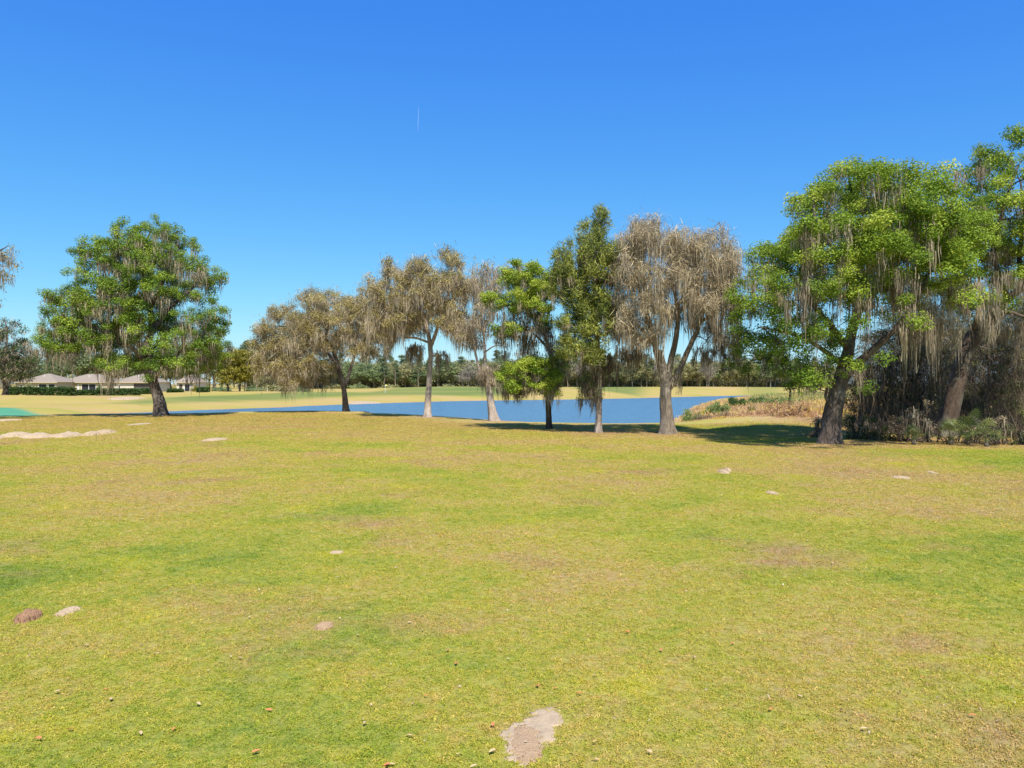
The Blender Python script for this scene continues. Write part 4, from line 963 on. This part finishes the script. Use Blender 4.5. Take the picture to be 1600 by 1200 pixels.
fan_palm(1428, 696, .8, 4, 'small shaded fan palm in the brown brush left of the leaning oak')

# ---------------------------------------------------------------- pond bank vegetation
def grass_patch(name, P, n, h0, h1, mat, label, seed, width=.03, tone=.5, droop=.35, lean=.25, tv=.25, minv=0):
    global rng
    rng = np.random.default_rng(seed); P = np.array(P, float)
    lo, hi = P.min(0), P.max(0); pts = lo+(hi-lo)*rng.random((n*4, 2)); s_ = poly_sd(pts[:, 0], pts[:, 1], P)+(fbm(pts[:, 0]*.5, pts[:, 1]*.5)-.5)*3
    pts = pts[(s_ < 0)][:n]
    nz = fbm(pts[:, 0]*.35+3, pts[:, 1]*.35)
    S = np.stack([pts[:, 0], pts[:, 1], tz(pts[:, 0], pts[:, 1])-.03], 1)
    D_ = unit(rng.normal(size=(len(S), 3))*lean+np.array([0, 0, 1.]))
    mb = MB(); mb.add(*ribbons(S, D_, h0+(h1-h0)*rng.random(len(S))*(.1+3.2*np.clip(nz-.25, 0, 1)**1.4), width*(.6+.8*rng.random(len(S))), 3, droop, .06, np.clip(tone+(nz-.5)*2.2, 0, 1), tv))
    return tag(mb.build(name, M[mat]), label, 'grass', kind='stuff')
grass_patch('tall_grass', [(14,64),(20,57),(27,55),(40,62),(56,84),(72,130),(74,176),(54,176),(39.5,150),(31,128),(25,104),(18.5,83)], 30000, .55, 1.4, 'reed', 'tall pink-tan and golden dry grass on the bank right of the pond', 21, .085, .4)
grass_patch('golden_grass', [(22,60),(28,60),(33,70),(29,74),(23,68)], 4500, .4, 1.0, 'reed', 'yellow sunlit mound of grass beneath the right oak branches', 22, .05, .9)
grass_patch('shore_grass', [(10.5,60.5),(15,58.5),(22,56.5),(23,58),(17,62),(14,65),(11,63.5)], 5500, .15, .42, 'reed', 'low orange grass fringe along the near shore by the three-stemmed tree', 23, .04, .72)
grass_patch('far_bank_grass', [(44,120),(58,118),(70,150),(76,190),(60,190),(50,160)], 6000, .6, 1.6, 'reed_green', 'green marsh grass on the far right bank', 24, .12, .5)
grass_patch('weeds', [(5.5,63),(10,61.5),(11.5,62.5),(9,64),(6,65)], 1800, .1, .45, 'brush', 'dark reddish dead weeds at the water edge between two trunks', 25, .03, .3)
for i, (u, v, D, ru, rv, L, mt, lab) in enumerate([(1076,657,64,20,26,.12,'reed_green','pale green willowy bush at the water edge right of the three-stemmed tree'),(1120,640,84,24,22,.16,'reed_green','green bush at the tip of the right bank'),
      (1150,630,108,18,16,.2,'hedge','dark green bush above the water on the right bank'),(1185,628,112,24,18,.2,'reed_green','pale reedy bush behind the tall grass'),(1135,655,72,16,12,.14,'brush','small tan bush in the tall grass'),
      (1172,645,80,10,12,.14,'brush_green','little green shrub amid the golden grass'),(1222,636,96,26,18,.18,'reed_green','greyish green bush at the right end of the marsh'),(1100,660,62,16,10,.12,'brush','low brown bush in front of the willowy one')]):
    bush('bank_bush', u, v, D, ru, rv, mt, lab, 'bush', 'bushes on the right bank', seed=60+i, L=L, rad=.4, leafn=80, dens=16, stems=22, spike=.7, tone=.6)
# scrub beyond the pond, left of centre
for i, (u, v, D, ru, rv, mt, lab) in enumerate([(398,612,190,16,10,'far_green','low green scrub right of the yellow tree'),(430,614,180,18,9,'far_olive','olive scrub under the distant grey-green tree'),(468,612,190,14,9,'far_green','dark scrub behind the trailing moss of the wide brown oak'),(345,611,200,14,8,'far_green','scrub behind the yellow tree stems'),
      (520,603,262,14,8,'far_olive','brush at the wood edge behind the brown oak trunk'),(560,603,262,16,8,'far_green','brush at the wood edge right of the brown oak trunk'),(610,603,262,16,7,'far_olive','brush at the wood edge behind the flagstick'),(700,600,268,16,7,'far_olive','brush at the wood edge right of the pale trunk')]):
    bush('scrub_bush', u, v, D, ru, rv, mt, lab, 'bush', 'scrub beyond the pond', seed=90+i, L=.5, rad=1.0, leafn=55, n=26, stems=8, tone=.5)

# ---------------------------------------------------------------- houses and hedges
def house(u0, u1, D, base, label, parts, depth=11, wall='wall', roof_h=2.3, wall_h=2.75, gable=False):
    k = D/F; x0, x1 = (u0-800)*k, (u1-800)*k; W_ = x1-x0
    e = empty('house', ((x0+x1)/2, D, base)); tag(e, label, 'house')
    a, b = -W_/2, W_/2
    # front wall pieces round the openings, then the other walls
    ops = sorted(parts, key=lambda p: p[0]); mb = MB(); cur = a
    for (ua, ub, z0, z1, kind) in ops:
        xa, xb = (ua-800)*k-(x0+x1)/2, (ub-800)*k-(x0+x1)/2
        mb.box(cur, xa, 0, .2, -.6, wall_h); mb.box(xa, xb, 0, .2, z1, wall_h)
        if z0 > 0: mb.box(xa, xb, 0, .2, -.6, z0)
        cur = xb
        if kind == 'window':
            f = MB(); 
            for q in ((xa, xa+.08, z0, z1), (xb-.08, xb, z0, z1), (xa+.08, xb-.08, z1-.08, z1), (xa+.08, xb-.08, z0, z0+.08)): f.box(q[0], q[1], .02, .1, q[2], q[3])
            wn = f.build('window', M['trim'], e); MB().box(xa+.08, xb-.08, .05, .07, z0+.08, z1-.08).build('pane', M['glass'], wn)
        elif kind == 'door':
            MB().box(xa+.03, xb-.03, .05, .1, 0, z1-.03).build('door', M['trim'], e)
        else:
            sc = MB().box(xa, xb, .12, .14, 0, z1).build('lanai_screen', M['screen' if kind == 'lanai' else 'screen_brown'], e)
            n = max(1, int((xb-xa)/1.6))
            for i in range(n+1):
                px = xa+(xb-xa)*i/n; px = min(max(px, xa+.05), xb-.05); MB().box(px-.05, px+.05, .02, .12, 0, z1-.08).build('screen_post', M['trim' if kind == 'lanai' else 'pole_dark'], sc)
            MB().box(xa, xb, .02, .12, z1-.08, z1-.002).build('screen_rail', M['trim' if kind == 'lanai' else 'pole_dark'], sc)
    mb.box(cur, b, 0, .2, -.6, wall_h)
    mb.box(a, a+.2, .2, depth, -.6, wall_h); mb.box(b-.2, b, .2, depth, -.6, wall_h); mb.box(a+.2, b-.2, depth-.2, depth, -.6, wall_h)
    mb.build('wall', M[wall], e)
    o_ = .55; rz = wall_h+roof_h; h = min(depth/2+o_, W_/2+o_-.01)
    V = [(a-o_,-o_,wall_h),(b+o_,-o_,wall_h),(b+o_,depth+o_,wall_h),(a-o_,depth+o_,wall_h),(a-o_+h*.95,depth/2,rz),(b+o_-h*.95,depth/2,rz)]
    rf = MB().add(V, [(0,1,5,4),(2,3,4,5),(1,2,5,-1),(3,0,4,-1),(3,2,1,0)]).build('roof', M['roof'], e)
    MB().box(a-o_, b+o_, -o_-.05, -o_, wall_h-.2, wall_h+.02).build('fascia', M['wall'], rf)
    MB().box(-.06, .06, depth*.3, depth*.3+.12, wall_h+1.0, wall_h+1.9).build('vent_pipe', M['trim'], rf)
    return e
hb = .55
house(26, 88, 200, hb, 'beige house at the far left with a dark screened porch', [(31,35,.9,2.1,'window'),(60,73,0,2.3,'lanai'),(75,86,0,2.3,'lanai')])
house(90, 168, 208, hb, 'long beige house with a white door beside its dark porch', [(96,100,1,2.1,'window'),(120.5,123.5,0,2.2,'door'),(127,150,0,2.3,'lanai'),(154,160,.9,2.1,'window')])
house(178, 236, 204, hb, 'cream house with brown screen porch just left of the big oak trunk', [(184,188,.9,2.1,'window'),(209,234,0,2.4,'brown')], wall='wall_white')
house(276, 302, 215, hb, 'small pale house end seen right of the big oak trunk', [(280,285,0,2.2,'brown'),(288,297,0,2.3,'lanai')], wall='wall_white', depth=9)
def hedge(u0, u1, D, h, label, seed, dep=1.3):
    global rng
    rng = np.random.default_rng(seed+300); k = D/F; x0, x1 = (u0-800)*k, (u1-800)*k; xc = (x0+x1)/2
    z = tz1(xc, D)-.1; e = empty('hedge', (xc, D, z)); tag(e, label, 'hedge', 'clipped hedges before the houses')
    n = int((x1-x0)*70); c = np.stack([(rng.random(n)-.5)*(x1-x0), (rng.random(n)-.5)*dep, rng.random(n)**.7*h], 1)
    c[:, 2] = np.minimum(c[:, 2], h-.1+.12*fbm(c[:, 0]*.6+seed, c[:, 0]*0))
    mb = MB(); mb.add(*leaf_cloud(c, np.full(n, .3), 14, .24, .6, tone=np.clip(rng.normal(.5, .15, n), 0, 1), hollow=.4)); mb.build('foliage', M['hedge'], e)['kind'] = 'stuff'
    st = MB()
    for i in range(int((x1-x0)/.9)): q = -(x1-x0)/2+.3+i*.9; st.add(*tube_arrays([(q,0,-.05),(q+.1,.05,h*.4),(q,0,h*.8)], [.04,.03,.02], 4))
    st.build('stems', M['bark_dark'], e)
hedge(10, 118, 152, 1.85, 'long dark clipped hedge in front of the two left houses', 1)
hedge(121, 150, 158, 1.15, 'short lower hedge before the porch of the long house', 2)
hedge(152, 220, 156, 1.5, 'middle hedge before the cream house', 3)
hedge(222, 242, 165, 1.3, 'small hedge touching the big oak trunk on its left', 4)
hedge(308, 326, 170, 1.2, 'lone square hedge right of the big oak trunk', 5)
hedge(262, 286, 172, .9, 'low hedge behind the moss right of the big oak trunk', 6)
bush('garden_shrub', 44, 611, 178, 9, 17, 'far_olive', 'grey-green rounded shrub before the far left house', 'bush', seed=200, L=.3, rad=.6, leafn=60, n=24, stems=10)
bush('garden_shrub', 156, 612, 176, 5, 14, 'far_green', 'narrow dark shrub behind the middle hedge', 'bush', seed=201, L=.3, rad=.5, leafn=60, n=14, stems=8)
bush('garden_shrub', 305, 608, 195, 8, 12, 'yellow', 'yellowish shrub beside the small pale house end', 'bush', seed=202, L=.3, rad=.6, leafn=60, n=18, stems=8)

# ---------------------------------------------------------------- golf furniture, heron, contrail
def flagstick(u, D, h, matp, label, flag=True):
    x = (u-800)/F*D; z = tz1(x, D); e = empty('flagstick', (x, D, z)); tag(e, label, 'flagstick')
    mb = MB(); mb.add(*tube_arrays([(0,0,-.1),(0,0,h)], [.035,.03], 6)); mb.build('pole', M[matp], e)
    if flag:
        V = []; Q = []
        for i in range(6):
            q = i/5; V += [(.02+q*.5, .04*math.sin(q*6), h-.02-q*.05), (.02+q*.5, .04*math.sin(q*6), h-.38+q*.03)]
        mb = MB().add(V, [(2*i, 2*i+1, 2*i+3, 2*i+2) for i in range(5)])
        V2 = [(a, b+.01, c) for a, b, c in V]; mb.add(V2, [(2*i+2, 2*i+3, 2*i+1, 2*i) for i in range(5)]); mb.build('flag', M['flag'], e)
flagstick(602, 190, 2.1, 'white', 'white flagstick with a pale flag on the green strip beyond the pond')
flagstick(735, 215, 2.1, 'pole_dark', 'thin dark stick on top of the green mound beyond the pond', False)
flagstick(418, 178, .9, 'white', 'short white marker stake by the far scrub', False)
def blob(name, pts_uv, zlift, mat, label, cat, seed, group=None, z=0, hgt=.05):
    """low mound of soil or sand with a ragged outline; pts_uv: list of (u, v, ru, rv) ellipses in photograph pixels"""
    global rng
    rng = np.random.default_rng(seed+600)
    E = [(*G(u, v, z), ru*((G(u, v, z)[1])/F), 0) for u, v, ru, rv in pts_uv]
    E = [(x, y, rx, abs(G(u, v-rv, z)[1]-G(u, v+rv, z)[1])/2) for (x, y, rx, _), (u, v, ru, rv) in zip(E, pts_uv)]
    cx = np.mean([q[0] for q in E]); cy = np.mean([q[1] for q in E])
    x0 = min(q[0]-q[2] for q in E)*1; x1 = max(q[0]+q[2] for q in E); y0 = min(q[1]-q[3] for q in E); y1 = max(q[1]+q[3] for q in E)
    m = .25*max(x1-x0, (y1-y0)*.5); gx = np.linspace(x0-m, x1+m, 110); gy = np.linspace(y0-m, y1+m, 80); X, Y = np.meshgrid(gx, gy)
    f = np.full(X.shape, -1.)
    for (ex, ey, rx, ry) in E: f = np.maximum(f, 1-np.hypot((X-ex)/rx, (Y-ey)/ry))
    sc = 6/max(x1-x0, .3)
    f = f+(fbm(X*sc*1.7+seed, Y*sc*1.7, 4)-.5)*.75+(fbm(X*sc*7+seed, Y*sc*7, 2)-.5)*.55
    Z = np.sqrt(np.clip(f, 0, 1))*hgt*(.7+.6*fbm(X*sc*4, Y*sc*4+seed, 3)); Z = np.where(f > 0, Z+zlift, -.03)+tz(X, Y)-tz1(cx, cy)
    keep = f > -.12; nx = len(gx); i, j = np.meshgrid(np.arange(79), np.arange(109), indexing='ij')
    kq = (keep[:-1, :-1] | keep[1:, 1:] | keep[:-1, 1:] | keep[1:, :-1])
    q = (i*nx+j)[kq]; Q = np.stack([q, q+1, q+nx+1, q+nx], 1)
    V = np.stack([X-cx, Y-cy, Z], -1).reshape(-1, 3); us, inv = np.unique(Q, return_inverse=True)
    o = mk(name, V[us], inv.reshape(-1, 4), M[mat], None, True); o.location = (cx, cy, tz1(cx, cy)); tag(o, label, cat, group)
    BL.append((E, f)); return o
BL = []
blob('sand_patch', [(817,1156,28,32),(856,1118,26,15),(838,1138,30,22),(800,1143,18,8)], .004, 'sand', 'bare pale sand scar in the lawn at the bottom centre', 'bare patch', 1, hgt=.012)
blob('sand_patch', [(822,1158,24,28)], .012, 'dirt', 'smooth brown soil patch inside the pale sand scar', 'bare patch', 2, hgt=.012)
blob('molehill', [(44,964,14,7)], .01, 'rust', 'red-brown molehill near the left edge', 'molehill', 3, hgt=.10)
blob('molehill', [(107,953,11,7)], .01, 'sand', 'flat pale molehill right of the red-brown one', 'molehill', 4, hgt=.03)
blob('molehill', [(506,977,13,6)], .01, 'dirt', 'small grey-brown soil spot left of centre in the lawn', 'molehill', 5, hgt=.03)
blob('sand_bank', [(-30,686,30,2.6),(24,683,15,2.0),(60,684.5,24,1.4),(106,683,14,1.9)], .01, 'sand', 'long pale sand bank running in from the left edge', 'sand bank', 6, hgt=.24)
blob('sand_bank', [(143,681,8,1.3),(162,678.5,10,1.8)], .01, 'sand', 'short lumpy sand bank right of the long one', 'sand bank', 7, hgt=.2)
blob('sand_patch', [(336,688,14,2)], .01, 'sand', 'flat oval sand patch between the left oak and the lawn', 'bare patch', 8, hgt=.08)
blob('sand_patch', [(1130,739,6,2.2),(1137,736,4,1.5)], .01, 'sand', 'bright white sand spot before the three-stemmed tree', 'bare patch', 9, hgt=.09)
blob('sand_patch', [(1206,772,7,2)], .01, 'sand', 'greyish sand spot right of the bright one', 'bare patch', 10, hgt=.05)
blob('sand_patch', [(1408,747,10,2)], .01, 'sand', 'thin grey sand spot before the thicket', 'bare patch', 11, hgt=.04)
blob('sand_patch', [(1456,739,4,1.5)], .01, 'sand', 'smallest sand spot at the right before the thicket', 'bare patch', 12, hgt=.04)
blob('sand_patch', [(526,861,9,2)], .01, 'sand', 'thin grey bare streak in the lawn left of centre', 'bare patch', 13, hgt=.02)
blob('sand_patch', [(10,656.6,16,1.2)], .01, 'sand', 'white sand line before the teal turf', 'bare patch', 14, hgt=.1)
blob('sand_patch', [(218,664,10,1.5)], .01, 'sand', 'small sand fleck before the left oak', 'bare patch', 15, hgt=.06)
blob('sand_bunker', [(197,622.5,16,.7)], .02, 'sand', 'pale bunker line on the rise left of the big oak trunk', 'bunker', 16, z=.45, hgt=.2)
blob('sand_bunker', [(570,618.5,22,.6)], .02, 'sand', 'pale bunker strip right of the wide brown oak trunk', 'bunker', 17, z=.5, hgt=.15)
blob('sand_bunker', [(1010,604.2,7,.35)], .02, 'sand', 'far bunker by the right green', 'bunker', 18, z=1.3, hgt=.5)
def heron():
    x, D = (403-800)/F*90, 90.0; z = max(tz1(x, D), WL-.1)
    e = empty('heron', (x, D, z)); tag(e, 'grey heron standing in the shallows between the left oak and the brown oak', 'heron')
    mb = MB()
    P_, tt = resample([(.36,0,.40),(.25,0,.46),(.08,0,.55),(-.10,0,.62),(-.18,.0,.72),(-.13,0,.82),(-.17,0,.92),(-.24,0,.94),(-.29,0,.93)], .02)
    r = np.interp(tt, [0,1,2,3,4,5,6,7,8], [.015,.07,.115,.08,.035,.028,.03,.04,.014]); mb.add(*tube_arrays(P_, r, 12))
    mb.build('body', M['heron'], e, True)
    MB().add(*tube_arrays([(-.28,0,.93),(-.36,0,.92),(-.43,0,.905)], [.014,.01,.003], 6)).build('bill', M['bill'], e)
    for s in (-.04, .05):
        MB().add(*tube_arrays([(.03,s,.5),(.07,s,.27),(.04,s,-.02),(-.04,s,-.03)], [.014,.01,.009,.008], 6)).build('leg', M['bill'], e)
heron()
def contrail():
    m, t = newmat('vapour'); d = N(t, 'ShaderNodeBsdfDiffuse'); d.inputs[0].default_value = (.9,.9,.95,1)
    tr = N(t, 'ShaderNodeBsdfTransparent'); mx = N(t, 'ShaderNodeMixShader'); mx.inputs[0].default_value = .11
    d2 = N(t, 'ShaderNodeBsdfTranslucent'); d2.inputs[0].default_value = (1,1,1,1); m2 = N(t, 'ShaderNodeMixShader'); t.links.new(d.outputs[0], m2.inputs[1]); t.links.new(d2.outputs[0], m2.inputs[2])
    t.links.new(tr.outputs[0], mx.inputs[1]); t.links.new(m2.outputs[0], mx.inputs[2]); o = N(t, 'ShaderNodeOutputMaterial'); t.links.new(mx.outputs[0], o.inputs[0])
    V, Q = tube_arrays([(-3040,24900,9000),(-3130,25700,9010),(-3240,26500,9005),(-3345,27350,9000)], [6,13,14,7], 8)
    tag(mk('contrail', V, Q, m, None, True), 'short faint white vapour trail high in the blue sky', 'contrail')
contrail()

# ---------------------------------------------------------------- fallen leaves
def fallen():
    random.seed(21)
    protos_ = []
    for k_ in range(3):
        V = []; n = 6; L_ = .075
        for i in range(n+1):
            q = i/n; wd = L_*.24*math.sin(math.pi*min(1, q*.94+.04))**.8; c = .005*math.sin(q*3.1)*(1+k_*.6)
            V += [(-wd, q*L_-L_/2, c+.006+.004*k_), ((k_-1)*.004*q, q*L_-L_/2, c), (wd, q*L_-L_/2, c+.007)]
        Q = []
        for i in range(n): a = i*3; Q += [(a, a+1, a+4, a+3), (a+1, a+2, a+5, a+4)]
        protos_.append((V, Q))
    orange = [(868,1077),(905,1085),(665,1088),(770,1133),(1033,1018),(110,1140),(10,1081),(272,1139),(165,1076),(60,1156),(1145,1008),(605,1196),(1205,1110),(700,1016),(603,1198),(1290,985),(1440,1060),(1520,1120),(1390,930),(713,1037),(840,1073),(400,1175),(420,1110),(1555,1010),(980,990)]
    pale = [(502,1076),(173,1092),(135,1008),(245,1021),(375,1029),(310,1100),(715,1180),(740,1198),(770,1175),(640,1150),(570,1131),(612,1195),(540,900),(618,887),(1130,827),(1085,1030),(1250,1090),(1480,1010),(1350,1140),(1180,960),(220,1145),(90,1080),(390,965),(640,973),(1015,1175),(930,1160),(1300,880),(1130,835)]
    for lst, mt, nm, lab, grp in ((orange, 'leaf_rust', 'rust', 'rust-orange fallen leaf lying on the lawn', 'rust-orange fallen leaves'), (pale, 'leaf_pale', 'pale', 'pale dry fallen leaf lying on the lawn', 'pale dry fallen leaves')):
        mesh = [mk('fallen_leaf', V, Q, M[mt], None, True, link=False).data for V, Q in protos_]
        for i, (u, v) in enumerate(lst):
            o = bpy.data.objects.new('fallen_leaf', random.choice(mesh)); COL.objects.link(o)
            x, D = G(u, v); s_ = random.uniform(.5, .9); o.location = (x, D, tz1(x, D)+.026); o.rotation_euler = (random.uniform(-.15, .15), random.uniform(-.15, .15), random.random()*6.28); o.scale = (s_,)*3
            row = 'in the bottom strip' if v > 1110 else 'in the near lawn' if v > 1000 else 'farther up the lawn'
            cl = 'at the far left' if u < 260 else 'left of the sand scar' if u < 780 else 'by the sand scar' if u < 900 else 'right of the sand scar' if u < 1250 else 'at the far right'
            tag(o, f'{lab.split(" lying")[0]} {row}, {cl}', 'leaf', f'{grp} {row}, {cl}')
fallen()

def litter():
    global rng
    rng = np.random.default_rng(31); n = 2600; d = 4.3+(34-4.3)*rng.random(n)**.8; x = (rng.random(n)*2-1)*(.72*d+.5)
    keep = rng.random(n) < fbm(x*.3, d*.3)*1.4-.15; x, d = x[keep], d[keep]
    for bx, by, r_ in BASES:
        a = rng.random(500)*6.28; q = r_*(.2+1.1*rng.random(500)); x = np.append(x, bx+np.cos(a)*q); d = np.append(d, by+np.sin(a)*q*1.2)
    V, Q, t = leaf_cloud(np.stack([x, d, tz(x, d)+.03], 1), np.full(len(x), .01), 1, .033, .55, up=2.0, tone=rng.random(len(x)))
    tag(mk('leaf_litter', V, Q, M['litter'], None, False, {'tone': t}), 'tiny tan and rusty leaf fragments strewn over the lawn', 'leaf litter', kind='stuff')
litter()
# ---------------------------------------------------------------- lawn blades
def lawn():
    global rng
    rng = np.random.default_rng(99)
    tufts = []
    for k_ in range(4):
        n = 16; S = np.stack([rng.normal(size=n)*.028, rng.normal(size=n)*.028, np.full(n, -.005)], 1)
        D_ = unit(rng.normal(size=(n, 3))*.75+np.array([0, 0, .8]))
        V, Q, t = ribbons(S, D_,   .030+.035*rng.random(n), .009+.007*rng.random(n), 2, .45, .08, .5, .5)
        tufts.append(mk('grass_tuft', V, Q, M['blade'], None, False, {'tone': t}, link=False))
    n = 450000; e = .8; d = (4.3**e+(78**e-4.3**e)*rng.random(n))**(1/e); X = (rng.random(n)*2-1)*(.78*d+1.2); Y = d
    keep = poly_sd(X, Y, SH) > 12+rng.random(n)*4
    for E, _ in BL[:5]:
        for ex, ey, rx, ry in E: keep &= (np.hypot((X-ex)/rx, (Y-ey)/ry) > .62+rng.random(len(X))*.55) | (rng.random(len(X)) < .06)
    X, Y = X[keep], Y[keep]; n = len(X); Z = tz(X, Y)
    sc = (.7+.6*rng.random(n))*np.clip(.9+(Y-8)*.026, .9, 2.2)
    rr = np.zeros((n, 3)); rr[:, 2] = rng.random(n)*6.28; rr[:, :2] = rng.normal(size=(n, 2))*.15
    o = points_obj('grass', np.stack([X, Y, Z], 1), np.stack([sc, sc, np.minimum(sc, 1.3)], 1), rr, rng.integers(0, 4, n), np.zeros(n))
    tag(o, 'short dry yellow-green lawn grass covering the foreground', 'grass', kind='stuff'); gn_instances(o, tufts, 'lawn')
lawn()
tot = sum(len(m.loops)-2*len(m.polygons) for m in {o.data for o in C.objects if o.type == 'MESH'})
print('TRIS', tot, 'OBJ', len(C.objects))
